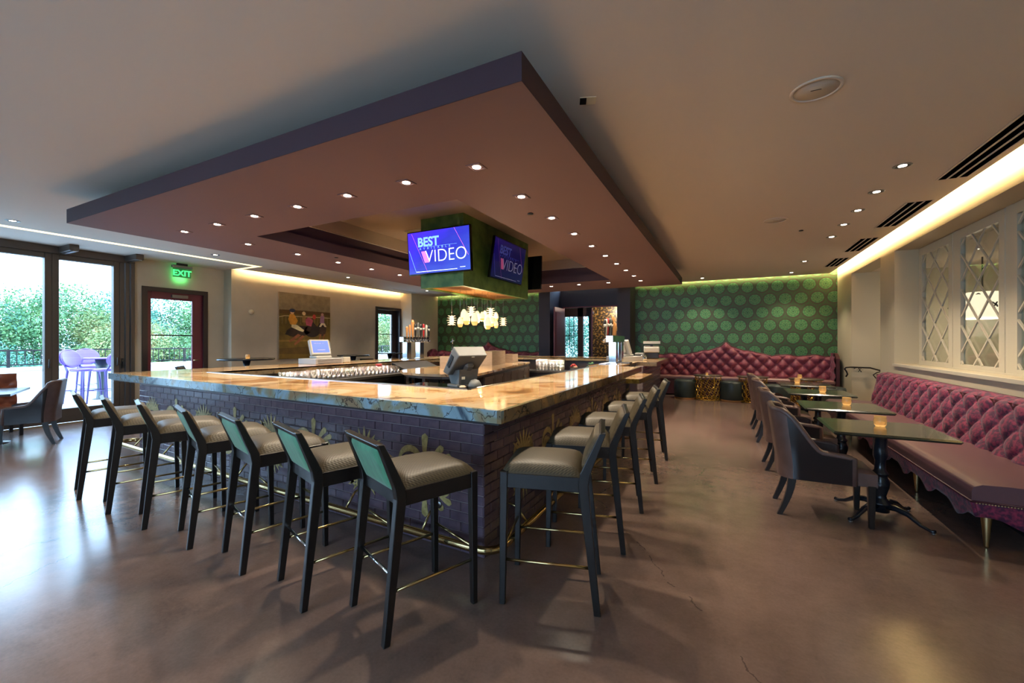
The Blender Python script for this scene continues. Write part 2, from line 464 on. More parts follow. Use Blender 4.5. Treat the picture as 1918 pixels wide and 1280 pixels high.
def bevel(o, w=0.004, seg=2):
    md = o.modifiers.new('bevel', 'BEVEL'); md.width = w; md.segments = seg; md.limit_method = 'ANGLE'; return o
def solid(o, t):
    md = o.modifiers.new('solid', 'SOLIDIFY'); md.thickness = t; md.offset = 0; return o

def spot(name, loc, w, size=110, blend=0.6, col=WARM, parent=None, r=0.04):
    l = bpy.data.lights.new(name, 'SPOT'); l.energy = w; l.spot_size = math.radians(size); l.spot_blend = blend
    l.color = col; l.shadow_soft_size = r
    o = bpy.data.objects.new(name, l); COL.objects.link(o); o.location = loc
    if parent: o.parent = parent
    return o
def area(name, loc, sx, sy, w, rot, col=COVEC):
    l = bpy.data.lights.new(name, 'AREA'); l.shape = 'RECTANGLE'; l.size = sx; l.size_y = sy; l.energy = w; l.color = col
    o = bpy.data.objects.new(name, l); COL.objects.link(o); o.location = loc; o.rotation_euler = rot
    return o

def text(name, s, size, m, parent, loc, rot, ext=0.001, align='CENTER', sx=1.0, bold=0.0, space=1.0):
    cu = bpy.data.curves.new(name, 'FONT'); cu.body = s; cu.size = size; cu.extrude = ext; cu.align_x = align
    cu.offset = bold; cu.space_character = space; cu.resolution_u = 6
    t = bpy.data.objects.new('tmp', cu); COL.objects.link(t)
    me = bpy.data.meshes.new_from_object(t.evaluated_get(bpy.context.evaluated_depsgraph_get()))
    bpy.data.objects.remove(t); me.materials.clear(); me.materials.append(M[m] if isinstance(m, str) else m)
    me.name = name
    o = bpy.data.objects.new(name, me); COL.objects.link(o); o.parent = parent
    o.location = loc; o.rotation_euler = rot; o.scale = (sx, 1, 1)
    return o

CZ = 3.17
# ------------------------------------------------------------------ room shell
struct(MB().box(-10.72, 5.8, -3.6, 17.5, -0.12, 0.0).build('floor', 'floor'))

c = MB()
T0 = 0.10
def cbox(x0, x1, y0, y1): c.box(x0, x1, y0, y1, CZ, CZ + T0)
cbox(-9.34, -6.0, -3.5, 5.79)                 # main field left of the tray, up to the light slot
cbox(-10.12, -6.0, 5.91, 12.88)
cbox(-9.34, -6.0, 5.79, 5.91)
cbox(-6.0, -5.45, -3.5, 12.88); cbox(-5.45, -2.23, -3.5, 3.27); cbox(-5.45, -2.23, 9.26, 12.88)
cbox(-2.23, 2.26, -3.5, 12.88)
cbox(-10.65, -9.50, -3.5, 5.79)               # strip beside the glass wall
c.box(-10.65, -9.50, 5.79, 5.80, CZ, CZ + T0)
struct(c.build('ceiling', 'ceiling'))
# tray above the bar and the plate closing the coves
c = MB()
c.box(-5.45, -2.23, 3.27, 9.26, 3.38, 3.44)
for a in ((-5.449, -5.43, 3.29, 9.24), (-2.25, -2.231, 3.29, 9.24), (-5.449, -2.231, 3.271, 3.29), (-5.449, -2.231, 9.24, 9.259)):
    c.box(*a, CZ - .001, 3.379)
c.box(-10.9, 2.6, -3.6, 13.3, 3.44, 3.5)
struct(c.build('ceiling_tray', 'tray'))

# left wall: glass wall zone, exit door, long wall with jogs
w = MB()
w.box(-10.85, -10.65, 4.09, 4.22, 0, 3.44); w.box(-10.85, -10.65, 4.22, 5.44, 2.62, 3.44)
w.box(-10.85, -10.65, 5.44, 5.80, 0, 3.44)
w.box(-10.85, -10.35, 5.80, 10.34, 0, 3.44); w.box(-10.85, -10.35, 10.34, 11.54, 2.64, 3.44)
w.box(-10.85, -9.85, 11.54, 13.2, 0, 3.44)
w.box(-10.85, -10.65, -3.6, 4.09, 3.16, 3.44)
struct(w.build('wall_left', 'wall'))
w = MB()
w.box(-10.85, -5.0, -3.6, -3.5, 0, 3.44); w.box(0.6, 2.7, -3.6, -3.5, 0, 3.44); w.box(-5.0, .6, -3.6, -3.5, 2.7, 3.44); w.box(-5.0, .6, -3.6, -3.5, 0, .9)
struct(w.build('wall_back', 'wall'))
w = MB()
for i in range(5): w.box(-5.0 + i * 1.385 - .03, -5.0 + i * 1.385 + .03, -3.6, -3.5, .9, 2.7)
w.box(-5.0, .6, -3.6, -3.5, .9, .97); w.box(-5.0, .6, -3.6, -3.5, 2.63, 2.7)
struct(w.build('window_back_frame', 'bronze_frame'))
struct(MB().box(-5.0, .6, -3.555, -3.545, .93, 2.67).build('window_back_pane', 'glass'))
struct(MB().box(-17.2, 8, -14, -3.6, -.15, -.02).build('floor_terrace_rear', 'deck'))
for nm, loc, sx_, sy_, rot in (('daylight_portal_left', (-10.8, .3, 1.6), 3.0, 7.6, (0, -PI / 2, 0)), ('daylight_portal_rear', (-2.2, -3.62, 1.8), 5.6, 1.8, (PI / 2, 0, 0))):
    l = bpy.data.lights.new(nm, 'AREA'); l.shape = 'RECTANGLE'; l.size = sx_; l.size_y = sy_; l.cycles.is_portal = True
    o = bpy.data.objects.new(nm, l); COL.objects.link(o); o.location = loc; o.rotation_euler = rot

# right wall with passage and lattice niche
w = MB(); WX = 2.45
w.box(WX, 3.0, 11.73, 13.2, 0, 3.44); w.box(WX, 2.78, 9.75, 11.73, 2.99, 3.44); w.box(WX, 2.78, 9.03, 9.75, 0, 3.44)
w.box(WX, 2.78, 3.9, 9.03, 0, 1.11); w.box(WX, 2.78, 3.9, 9.03, 2.97, 3.44); w.box(WX, 2.78, -3.6, 3.9, 0, 3.44)
w.box(3.0, 5.5, 11.73, 11.85, 0, 3.44)
struct(w.build('wall_right', 'white_wall'))
struct(MB().box(WX - 0.03, WX + 0.02, 4.0, 9.03, 1.08, 1.12).build('trim_1', 'white_trim'))
w = MB()
w.box(5.5, 5.6, 3.0, 12.0, 0, 3.44); w.box(2.78, 5.6, 2.9, 3.0, 0, 3.44)
struct(w.build('wall_side_room', 'wall'))
struct(MB().box(2.78, 5.6, 2.9, 12.0, 3.0, 3.1).build('ceiling_side_room', 'ceiling'))

# far wall and the navy portal
w = MB()
w.box(-9.9, -5.33, 13.05, 13.2, 0, 3.44); w.box(-2.48, 2.6, 13.05, 13.2, 0, 3.44)
struct(w.build('wall_far', 'wallpaper'))
w = MB()
w.box(-5.33, -4.95, 12.3, 13.35, 0, CZ); w.box(-2.85, -2.48, 12.3, 13.35, 0, CZ)
w.box(-4.95, -2.85, 13.25, 13.35, 2.62, CZ)
w.box(-4.95, -4.86, 13.25, 13.35, 0, 2.62); w.box(-2.94, -2.85, 13.25, 13.35, 0, 2.62)
struct(w.build('wall_portal', 'navy'))
w = MB()
w.box(-6.3, -6.2, 13.35, 15.9, 0, 3.1); w.box(-6.2, -4.95, 13.35, 13.45, 0, 3.1); w.box(-2.6, -2.5, 13.35, 15.9, 0, 3.1)
w.box(-6.3, -2.5, 13.35, 15.9, 2.9, 3.1)
struct(w.build('wall_vestibule', 'navy'))
struct(MB().box(-4.4, -2.6, 15.0, 15.12, 0, 2.9).build('wall_vestibule_end', 'gold_paper'))

# baseboards
for nm, b in (('baseboard_far', (-2.48, 2.45, 13.02, 13.05)), ('baseboard_right', (2.43, 2.45, 3.9, 9.75)), ('baseboard_left', (-10.35, -10.33, 5.8, 10.3))):
    struct(MB().box(*b, 0, 0.12).build(nm, 'white_trim'))

# luminous slot beside the glass wall, and the coves
s = MB().box(-9.50, -9.34, -3.5, 5.91, CZ + 0.002, CZ + 0.02); s.box(-10.65, -9.50, 5.80, 5.91, CZ + 0.002, CZ + 0.02)
struct(s.build('trim_2', 'strip'))
for nm, loc, sx, sy, wt, rot in (
    ('cove_lamp_right', (2.21, 7.5, 3.32), 11.0, 0.05, COVE_W * 10, (0, math.radians(-82), 0)),
    ('cove_lamp_left', (-10.07, 8.75, 3.32), 5.6, 0.05, COVE_W * 4.2, (0, math.radians(82), 0)),
    ):
    l = area(nm, loc, sy, sx, wt, rot)
for nm, loc, sx in (('cove_lamp_far_right', (-0.1, 12.83, 3.32), 4.7), ('cove_lamp_far_left', (-7.55, 12.83, 3.32), 4.3)):
    area(nm, loc, sx, 0.05, COVE_W * sx * 0.8, (math.radians(82), 0, 0))

# ------------------------------------------------------------------ floating plum soffit over the bar
sx0, sx1, sy0, sy1 = -6.72, -0.95, 1.97, 10.7
ox0, ox1, oy0, oy1 = -5.39, -2.29, 3.33, 9.2
SZ0, SZ1 = 2.832, 2.99
def ring_faces(b, z, up):
    for (a0, a1, b0, b1) in ((sx0, sx1, sy0, oy0), (sx0, sx1, oy1, sy1), (sx0, ox0, oy0, oy1), (ox1, sx1, oy0, oy1)):
        V = [(a0, b0, z), (a1, b0, z), (a1, b1, z), (a0, b1, z)]
        b.add(V, [(0, 1, 2, 3) if up else (3, 2, 1, 0)])
so = thing('ceiling_soffit', 'floating rectangular plum soffit hanging over the bar with a central opening', 'soffit', (0, 0, 0))
b = MB(); ring_faces(b, SZ0, False); b.build('underside', 'soffit', so, fix=False)
b = MB()
e_ = 0.002
for (a0, a1, b0, b1) in ((sx0, sx1, sy0, oy0), (sx0, sx1, oy1, sy1), (sx0, ox0, oy0, oy1), (ox1, sx1, oy0, oy1)):
    b.box(a0, a1, b0, b1, SZ0 + e_, SZ1)
b.build('slab', 'soffit_edge', so)
b = MB()
i_ = 0.4
for (a0, a1, b0, b1) in ((sx0 + i_, sx1 - i_, sy0 + i_, oy0 - .1), (sx0 + i_, sx1 - i_, oy1 + .1, sy1 - i_), (sx0 + i_, ox0 - .1, oy0, oy1), (ox1 + .1, sx1 - i_, oy0, oy1)):
    b.box(a0, a1, b0, b1, SZ1, CZ)
b.build('upstand', 'soffit_edge', so)

# green box with the screens, hung in the opening
gb = thing('hanging_column_box', 'square green plaster box hanging through the soffit opening with screens on its sides', 'ceiling box', (-3.855, 6.33, 0))
gw, gl = 0.395, 1.13
b = MB()
b.box(-gw, gw, -gl, -gl + .06, 2.305, 3.38); b.box(-gw, gw, gl - .06, gl, 2.305, 3.38)
b.box(-gw, -gw + .06, -gl + .06, gl - .06, 2.305, 3.38); b.box(gw - .06, gw, -gl + .06, gl - .06, 2.305, 3.38)
b.build('casing', 'green_plaster', gb)
MB().box(-gw + .06, gw - .06, -gl + .06, gl - .06, 2.335, 2.36).build('pendant_plate', mat('bronze_plate', srgb(180, 130, 80), 0.35, 0.7), gb)
g = MB()
for sgn in (-1, 1): g.box(sgn * (gw - .09), sgn * (gw - .06), -gl + .06, gl - .06, 2.325, 2.335); g.box(-gw + .06, gw - .06, sgn * (gl - .09), sgn * (gl - .06), 2.325, 2.335)
g.build('trim_frame', 'gold', gb)

# screens
def scr_mat(dim):
    m, nt, b = new_mat('screen_picture'); X.nt = nt
    tc = nt.nodes.new('ShaderNodeTexCoord'); sp = nt.nodes.new('ShaderNodeSeparateXYZ'); nt.links.new(tc.outputs['Generated'], sp.inputs[0])
    no = nt.nodes.new('ShaderNodeTexNoise'); no.inputs['Scale'].default_value = 3.0; nt.links.new(tc.outputs['Generated'], no.inputs['Vector'])
    v = X(sp.outputs[0]) * 0.35 + (1.0 - X(sp.outputs[2])) * 0.35 + X(no.outputs[0]) * 0.4
    cr = nt.nodes.new('ShaderNodeValToRGB'); e = cr.color_ramp.elements
    e[0].position = 0.25; e[0].color = srgb(66, 40, 235); e[1].position = 0.95; e[1].color = srgb(60, 90, 190)
    q = e.new(0.55); q.color = srgb(44, 50, 175)
    nt.links.new(v.v, cr.inputs[0]); nt.links.new(cr.outputs[0], b.inputs['Emission Color'])
    b.inputs['Base Color'].default_value = (0.01, 0.01, 0.02, 1); b.inputs['Emission Strength'].default_value = 0.95 * dim
    b.inputs['Roughness'].default_value = 0.15
    return m
def television(label, loc, rz, tilt, dim, on=True):
    t = thing('television', label, 'television', loc, rz, 'screens on the green box')
    W, H = 1.14, 0.655
    rx = Matrix.Rotation(tilt, 4, 'X')
    def bld(mb, n, m, par=t, fix=True):
        mb.xf(rx); return mb.build(n, m, par, fix=fix)
    bld(MB().bbox(-W/2, W/2, 0, .045, -H/2, H/2, .004), 'bezel', 'black_gloss')
    bld(MB().box(-.22, .22, .045, .12, -.16, .16), 'wall_bracket', 'black')
    if on:
        pic = bld(MB().box(-W/2 + .016, W/2 - .016, -.003, 0.001, -H/2 + .02, H/2 - .016), 'screen', scr_mat(dim))
        wm = emis('screen_white', (0.75, 0.85, 1, 1), 1.0 * dim); bm = emis('screen_blue', srgb(120, 170, 240), 1.0 * dim); pk = emis('screen_pink', srgb(225, 110, 190), 1.0 * dim)
        if dim < .5: wm = emis('screen_faint_white', (0.6, 0.7, 1, 1), .35 * dim); bm = emis('screen_faint_blue', srgb(90, 110, 220), .5 * dim)
        rot = (PI / 2 + tilt, 0, 0)
        def tx(s, size, m, x, z, **k):
            p = rx @ Vector((x, -.005, z)); text('lettering', s, size, m, pic, p, rot, ext=0.0006, align='LEFT', **k)
        tx('BEST', .185, bm, -W/2 + .20, .095, bold=.006)
        tx('AVAILABLE', .050, bm, -W/2 + .23, .045, space=2.6)
        tx('VIDEO', .262, wm, -W/2 + .33, -.15, sx=.98, bold=-.004)
        q = MB().add([(-.25, -.004, -.15), (-.17, -.004, -.15), (-.22, -.004, .02), (-.31, -.004, .02)], [(0, 1, 2, 3)])
        bld(q, 'logo_wedge', pk, pic, False)
        for (xa, za, xb, zb, wd_, mm) in ((-.54, .05, -.42, -.28, .006, bm), (-.42, -.28, .33, -.28, .008, wm), (.38, -.26, .47, -.26, .008, wm), (.30, .31, .53, -.1, .004, pk), (-.48, .3, -.2, -.3, .003, pk), (-.2, .08, .34, .08, .003, bm)):
            d = Vector((xb - xa, 0, zb - za)).normalized(); n_ = Vector((-d.z, 0, d.x)) * wd_ / 2
            A = Vector((xa, -.004, za)); B = Vector((xb, -.004, zb))
            bld(MB().add([A - n_, B - n_, B + n_, A + n_], [(0, 1, 2, 3)]), 'streak', mm, pic, False)
    return t
television('wide screen lit bright blue reading BEST AVAILABLE VIDEO on front of green box', (-3.80, 5.04, 2.815), 0, math.radians(4), 1.0)
television('dim dark blue screen tilted on the right face of green box', (-3.27, 6.3, 2.815), PI / 2, math.radians(9), 0.05)
television('black screen seen from behind at the rear of green box', (-3.80, 7.62, 2.83), PI, math.radians(3), 1.0, on=False)

# ------------------------------------------------------------------ downlights
def make_down(square, z, watts):
    t = thing('downlight', 'x', 'ceiling light', (0, 0, z))
    if square:
        o, i = .062, .047
        m = MB()
        for a in ((-o, o, -o, -i), (-o, o, i, o), (-o, -i, -i, i), (i, o, -i, i)): m.box(*a, -.006, 0.0)
        m.build('trim_ring', 'soffit' if square else 'steel', t)
    else:
        MB().lathe([(.075, 0), (.075, -.005), (.052, -.006), (.052, 0)], n=20).build('trim_ring', 'steel', t)
    MB().lathe([(0, -.004), (.033, -.004), (.033, 0.0), (0, 0.0)], n=14).build('lamp', 'lamp_on', t)
    l = spot('downlight_beam', (0, 0, -.02), watts, 105, .5, WARM, t)
    return t
proto = make_down(True, SZ0, SPOT_W)
yr = [2.78 + .76 * i for i in range(10)]; xr = [-5.94 + .702 * i for i in range(7)]
ordn = ['nearest', 'second', 'third', 'fourth', 'fifth', 'sixth', 'seventh', 'eighth', 'ninth', 'farthest']
pts = [(x, 2.78, 'square soffit downlight in front row above stools, %s from left end' % ordn[i].replace('nearest', 'first')) for i, x in enumerate(xr)]
pts += [(-1.71, y, 'square soffit downlight in right column, %s from the front corner' % ordn[i + 1]) for i, y in enumerate(yr[1:])]
pts += [(-5.92, y, 'square soffit downlight in left column, %s from the front row' % ordn[i + 1]) for i, y in enumerate(yr[1:])]
pts += [(x, 9.62, 'square soffit downlight in rear row by navy portal, %s from left' % ordn[i + 1]) for i, x in enumerate(xr[1:-1])]
used = False
for x, y, lb in pts:
    if not used: t = proto; used = True; t['label'] = lb; t.location = (x, y, SZ0)
    else: t = dup(proto, lb, (x, y, SZ0))
    t['group'] = 'soffit downlights'
proto2 = make_down(False, CZ, CEIL_W); used = False
cl = [(1.5, 5.31), (1.5, 6.1), (1.5, 6.86), (1.5, 7.6), (1.5, 8.4), (1.45, 10.7), (1.4, 12.3)]
cl = [(x, y, 'round ceiling downlight over the banquette tables, %s from camera' % ordn[i]) for i, (x, y) in enumerate(cl)]
cl += [(-8.9, 2.07, 'round ceiling downlight beside light slot, nearest the glass wall'), (-8.88, 4.68, 'round ceiling downlight between light slot and soffit near exit sign'),
       (-8.9, 7.92, 'round ceiling downlight above the pub tables by painting'), (-8.9, 11.2, 'round ceiling downlight before far green wall at left'),
       (-0.59, 12.3, 'round ceiling downlight at right end of soffit near green wall')]
for x, y, lb in cl:
    if not used: t = proto2; used = True; t['label'] = lb; t.location = (x, y, CZ)
    else: t = dup(proto2, lb, (x, y, CZ))
    t['group'] = 'round ceiling downlights'
# unseen fill lamps added behind the camera (same fittings, same ceiling)
for x, y in ((1.5, -0.6), (-3.0, -0.8), (-6.0, -0.8), (0.2, -1.8)):
    t = dup(proto2, 'added unseen round fill downlight behind the camera at %s' % {1.5: 'the right', -3.0: 'centre left', -6.0: 'far left', .2: 'the rear'}[x], (x, y, CZ)); t['group'] = 'unseen round downlights'

# ceiling speakers, sensor, diffusers
def speaker(x, y, r, lb):
    t = thing('ceiling_speaker', lb, 'speaker', (x, y, CZ), 0, 'ceiling speakers')
    MB().lathe([(r, 0), (r, -.008), (r * .86, -.010), (r * .86, 0)], n=40).build('rim', 'ceiling', t)
    MB().lathe([(0, -.004), (r * .86, -.004), (r * .86, 0), (0, 0)], n=40).build('grille', mat('speaker_grille', srgb(206, 196, 182), .8, bump=.3, bscale=400), t)
    MB().box(-.03, .03, -.003, .003, -.006, -.004).build('badge', 'black', t)
speaker(.53, 3.44, .15, 'large round speaker grille set in the ceiling at upper right')
speaker(.60, 6.9, .15, 'small looking far round speaker grille in ceiling between soffit and downlights')
t = thing('ceiling_inset', 'small square metal inset plate in the ceiling beside the soffit', 'ceiling fitting', (-.87, 2.87, CZ), math.radians(20))
MB().box(-.055, .055, -.045, .045, -.004, 0).build('plate', 'mirror', t)
MB().box(-.055, -.01, -.04, .04, -.006, -.004).build('aperture', 'black', t)
for i, (x0, x1, y0, y1) in enumerate(((1.94, 2.20, 3.2, 5.95), (1.94, 2.20, 6.76, 8.01), (1.94, 2.20, 8.79, 9.92), (1.94, 2.20, 10.64, 11.7))):
    t = thing('slot_diffuser', ['long three slot air diffuser nearest in the ceiling by cove', 'second three slot air diffuser in the ceiling by cove', 'third three slot air diffuser in the ceiling by cove', 'farthest three slot air diffuser in ceiling near green wall'][i], 'air vent', (0, 0, CZ), 0, 'slot air diffusers along the right cove')
    for k in range(4):
        xa = x0 + k * (x1 - x0 - .016) / 3; MB().box(xa, xa + .016, y0, y1, -.008, 0).build('blade', 'ceiling', t)
    MB().box(x0, x1, y0, y1, -.003, -.001).build('slot_shadow', 'void', t)
for i, y in enumerate((6.2, 8.3, 10.3)):
    t = thing('slot_diffuser', 'faint slot air diffuser in left ceiling, %s from the light slot' % ordn[i], 'air vent', (-9.6, y, CZ), 0, 'slot air diffusers along the left wall')
    for k in range(2): MB().box(-.05 + k * .08, -.03 + k * .08, 0, 1.1, -.006, 0).build('blade', 'white_trim', t)
    MB().box(-.05, .05, 0, 1.1, -.003, -.001).build('slot_shadow', 'ceiling', t)
for (x, y, lb) in ((-1.85, 4.05, 'tiny sprinkler cap in the soffit right of the green box'), (1.0, 7.7, 'tiny sprinkler cap in the right ceiling by far speaker'), (-5.6, 4.75, 'tiny sprinkler cap in the left soffit by opening')):
    zz = CZ if x > 0 else SZ0
    o = MB().lathe([(0, -.012), (.03, -.01), (.03, 0), (0, 0)], n=14).build('sprinkler_cap', 'black', None, (x, y, zz)); tag(o, lb, 'sprinkler', 'sprinkler caps')
t = thing('slot_diffuser', 'white air diffuser on tray ceiling left of green box', 'air vent', (-4.75, 5.6, 3.38), 0)
for k in range(5): MB().box(-.2, .2, k * .03, k * .03 + .012, -.01, 0).build('blade', 'white_trim', t)
MB().box(-.2, .2, 0, .14, -.003, -.001).build('slot_shadow', 'void', t)

# ------------------------------------------------------------------ folding glass wall, exit doors, outside terrace
fx0, fx1 = -10.74, -10.62
def leaf(n, y0, y1, first=False):
    d = thing('window_%d' % n, '', '', (0, 0, 0)); del d['label']; del d['category']; d['kind'] = 'structure'
    sw = .09
    for a in ((y0, y0 + sw, 0.02, 3.04), (y1 - sw, y1, 0.02, 3.04)):
        MB().bbox(fx0, fx1, *a, .006).build('stile', 'bronze_frame', d)
    MB().bbox(fx0, fx1, y0 + sw, y1 - sw, 0.02, 0.27, .006).build('bottom_rail', 'bronze_frame', d)
    MB().bbox(fx0, fx1, y0 + sw, y1 - sw, 2.95, 3.04, .006).build('top_rail', 'bronze_frame', d)
    MB().box(-10.685, -10.675, y0 + sw, y1 - sw, .27, 2.95).build('pane', 'glass', d)
    MB().tube([(-10.62, y1 - .045, 1.02), (-10.575, y1 - .045, 1.02), (-10.575, y1 - .045, 1.17)], .010).build('handle', 'black', d)
    return d
ys = [3.86, 2.93, 2.0, 1.07, .14, -.79, -1.72, -2.65]
for i in range(len(ys) - 1): leaf(i + 1, ys[i + 1], ys[i])
leaf(8, -3.5, -2.65)
b = MB(); b.box(fx0 - .02, fx1 + .03, -3.5, 4.09, 3.04, 3.17)
struct(b.build('window_head_track', 'bronze_frame'))
for i, (a0, a1) in enumerate(((3.865, 3.935), (3.945, 4.01), (4.02, 4.085))):
    struct(MB().bbox(fx0 - .02 * (i % 2), fx1 + .02 * i, a0, a1, 0, 3.04, .006).build('window_post_%d' % (i + 1), 'bronze_frame'))
t = bpy.data.objects['window_post_1']; _h = (-10.6, 3.9, 1.05)
MB().box(-.02, 0, -.015, .015, -.1, .1).build('handle_plate', 'black', t, _h); MB().tube([(0, 0, .03), (.04, 0, .03), (.04, 0, -.08)], .009).build('lever', 'black', t, _h)
struct(MB().box(-10.62, -10.56, -3.5, 4.09, 0, .015).build('trim_3', 'champagne'))
for i, y in enumerate((3.0, 3.92)):
    t = thing('track_bracket', ['grey channel bracket at ceiling between the two visible glass panels', 'grey channel bracket at ceiling beside jamb, nearest exit sign'][i], 'track', (0, 0, 0), 0, 'folding door track brackets')
    MB().bbox(-10.58, -10.12, y, y + .13, 3.06, CZ, .008).build('channel', 'bronze_frame', t)
    MB().box(-10.58, -10.10, y + .04, y + .09, 3.045, 3.06).build('rail', 'steel', t)

# exit door
d = struct(MB().box(-10.66, -10.62, 4.22, 4.31, 0, 2.62).box(-10.66, -10.62, 5.35, 5.44, 0, 2.62).box(-10.66, -10.62, 4.31, 5.35, 2.53, 2.62).box(-10.8, -10.66, 4.22, 4.27, 0, 2.62).box(-10.8, -10.66, 5.39, 5.44, 0, 2.62).box(-10.8, -10.66, 4.27, 5.39, 2.57, 2.62).build('door_1', 'door_brown'))
for a in ((4.28, 4.40, .02, 2.55), (5.16, 5.38, .02, 2.55)): MB().bbox(-10.75, -10.70, *a, .005).build('stile', 'door_burg', d)
MB().bbox(-10.75, -10.70, 4.40, 5.16, .02, .52, .005).build('bottom_rail', 'door_burg', d)
MB().bbox(-10.75, -10.70, 4.40, 5.16, 2.38, 2.55, .005).build('top_rail', 'door_burg', d)
MB().box(-10.73, -10.72, 4.40, 5.16, .52, 2.38).build('pane', 'glass', d)
MB().box(-10.74, -10.70, 4.40, 5.16, 1.60, 1.625).build('glazing_bar', 'black', d)
MB().tube([(-10.70, 5.26, 1.06), (-10.65, 5.26, 1.06), (-10.65, 5.16, 1.06)], .011).build('handle', 'champagne', d)
MB().box(-10.70, -10.64, 4.75, 5.05, 2.43, 2.49).build('door_closer', 'steel', d)
# far terrace door
d = struct(MB().box(-10.36, -10.31, 10.34, 10.43, 0, 2.64).box(-10.36, -10.31, 11.45, 11.54, 0, 2.64).box(-10.36, -10.31, 10.43, 11.45, 2.55, 2.64).box(-10.6, -10.36, 10.34, 10.39, 0, 2.64).box(-10.6, -10.36, 11.49, 11.54, 0, 2.64).box(-10.6, -10.36, 10.39, 11.49, 2.59, 2.64).build('door_2', 'door_brown'))
for a in ((10.39, 10.49, .02, 2.58), (11.27, 11.49, .02, 2.58)): MB().bbox(-10.55, -10.50, *a, .005).build('stile', 'door_brown', d)
MB().bbox(-10.55, -10.50, 10.49, 11.27, .02, .5, .005).build('bottom_rail', 'door_brown', d)
MB().bbox(-10.55, -10.50, 10.49, 11.27, 2.42, 2.58, .005).build('top_rail', 'door_brown', d)
MB().box(-10.53, -10.52, 10.49, 11.27, .5, 2.42).build('pane', 'glass', d)
MB().box(-10.54, -10.50, 10.49, 11.27, 1.72, 1.745).build('glazing_bar', 'black', d)
MB().tube([(-10.50, 11.38, 1.06), (-10.45, 11.38, 1.06), (-10.45, 11.28, 1.06)], .011).build('handle', 'champagne', d)

# exit sign
ex = thing('exit_sign', 'green glowing EXIT sign hanging above the terrace door', 'sign', (-10.55, 4.89, 0))
MB().bbox(-.03, .03, -.19, .19, 3.07, 3.125, .005).build('housing', 'steel', ex)
MB().box(-.02, .02, -.10, .10, 3.125, 3.17).build('mount', 'black', ex)
gp = MB().box(-.005, .005, -.17, .17, 2.87, 3.07).build('clear_panel', emis('exit_panel', srgb(30, 150, 70), .04, srgb(90, 170, 110)), ex)
text('lettering', 'EXIT', .172, emis('exit_letters', (0.06, 1.0, 0.22, 1), 1.0), gp, (.008, 0, 2.905), (PI / 2, 0, PI / 2), ext=.002, bold=.004)
l = bpy.data.lights.new('exit_glow', 'AREA'); l.shape = 'RECTANGLE'; l.size = .34; l.size_y = .2; l.energy = .8; l.color = (.1, 1, .25)
lo = bpy.data.objects.new('exit_glow', l); COL.objects.link(lo); lo.location = (-10.57, 4.89, 2.95); lo.rotation_euler = (0, PI / 2, 0); lo.parent = ex; lo.location = (-.02, 0, 2.95)

# thermostat / detector, painting
o = MB().lathe([(0, .035), (.055, .03), (.065, 0), (0, 0)], n=18).xf(Matrix.Rotation(PI / 2, 4, 'Y')).build('wall_detector', 'white_trim', None, (-10.35, 6.26, 2.2)); tag(o, 'small round cream detector on wall left of the painting', 'detector')
pt = thing('painting', 'large unframed canvas of jockeys riding horses past a rail', 'painting', (-10.35, 0, 0))
py0, py1, pz0, pz1 = 6.95, 8.52, 1.02, 2.77
def flat(name, m):
    m = tuple(min(1, c * 1.35) if i < 3 else 1 for i, c in enumerate(m))
    return mat(name, m, .6, col2=tuple(min(1, c * 1.6) if i < 3 else 1 for i, c in enumerate(m)), nscale=7, detail=7, lo=.3, hi=.7)
MB().box(0, .045, py0, py1, pz0, pz1).build('canvas', 'crate', pt)
def pl(poly, name, col, k):
    W_, H_ = py1 - py0, pz1 - pz0
    V = [(.046 + .0008 * k, py0 + u * W_, pz0 + v * H_) for u, v in poly]
    MB().add(V, [tuple(range(len(V)))]).build(name, flat(name + '_paint', col), pt, fix=False)
def ell(cx, cy, rx, ry, rot=0, n=18):
    o = []
    for i in range(n):
        a = 2 * PI * i / n; x, y = rx * math.cos(a), ry * math.sin(a)
        o.append((cx + x * math.cos(rot) - y * math.sin(rot), cy + x * math.sin(rot) + y * math.cos(rot)))
    return o
pl([(0, .72), (1, .72), (1, 1), (0, 1)], 'painted_sky', srgb(112, 98, 72), 0)
pl([(0, 0), (1, 0), (1, .74), (.5, .745), (0, .74)], 'painted_field', srgb(84, 66, 22), 0)
pl([(0, .68), (1, .69), (1, .74), (0, .74)], 'painted_hedge', srgb(74, 50, 20), 1)
pl([(0, .08), (1, .05), (1, .2), (0, .16)], 'painted_track', srgb(70, 52, 18), 1)
pl([(0, .26), (1, .27), (1, .29), (0, .285)], 'painted_track_edge', srgb(110, 84, 34), 1)
pl([(0, .625), (.1, .645), (1, .645), (1, .655), (.1, .655), (0, .635)], 'painted_rail', srgb(170, 150, 110), 2)
for i in range(14): pl([(.05 + .068 * i, .53), (.056 + .068 * i, .53), (.056 + .068 * i, .648), (.05 + .068 * i, .648)], 'painted_post', srgb(128, 108, 70), 2)
pl(ell(.36, .42, .24, .085, .1), 'painted_horse', srgb(40, 26, 18), 3)
pl(ell(.62, .43, .16, .10), 'painted_horse', srgb(30, 20, 16), 3)
pl(ell(.83, .47, .085, .12), 'painted_horse', srgb(52, 34, 28), 3)
for (hx, hy, hs, hc) in ((.56, .46, 1.0, srgb(40, 26, 18)), (.74, .47, .8, srgb(30, 20, 16))):
    pl([(hx - .06 * hs, hy - .02), (hx + .03 * hs, hy + .10 * hs), (hx + .07 * hs, hy + .12 * hs), (hx + .15 * hs, hy + .05 * hs), (hx + .13 * hs, hy + .03 * hs), (hx + .06 * hs, hy + .05 * hs), (hx + .02 * hs, hy - .05)], 'painted_horse_head', hc, 4)
pl([(.14, .42), (.2, .45), (.16, .36), (.10, .37)], 'painted_tail', srgb(30, 22, 18), 4)
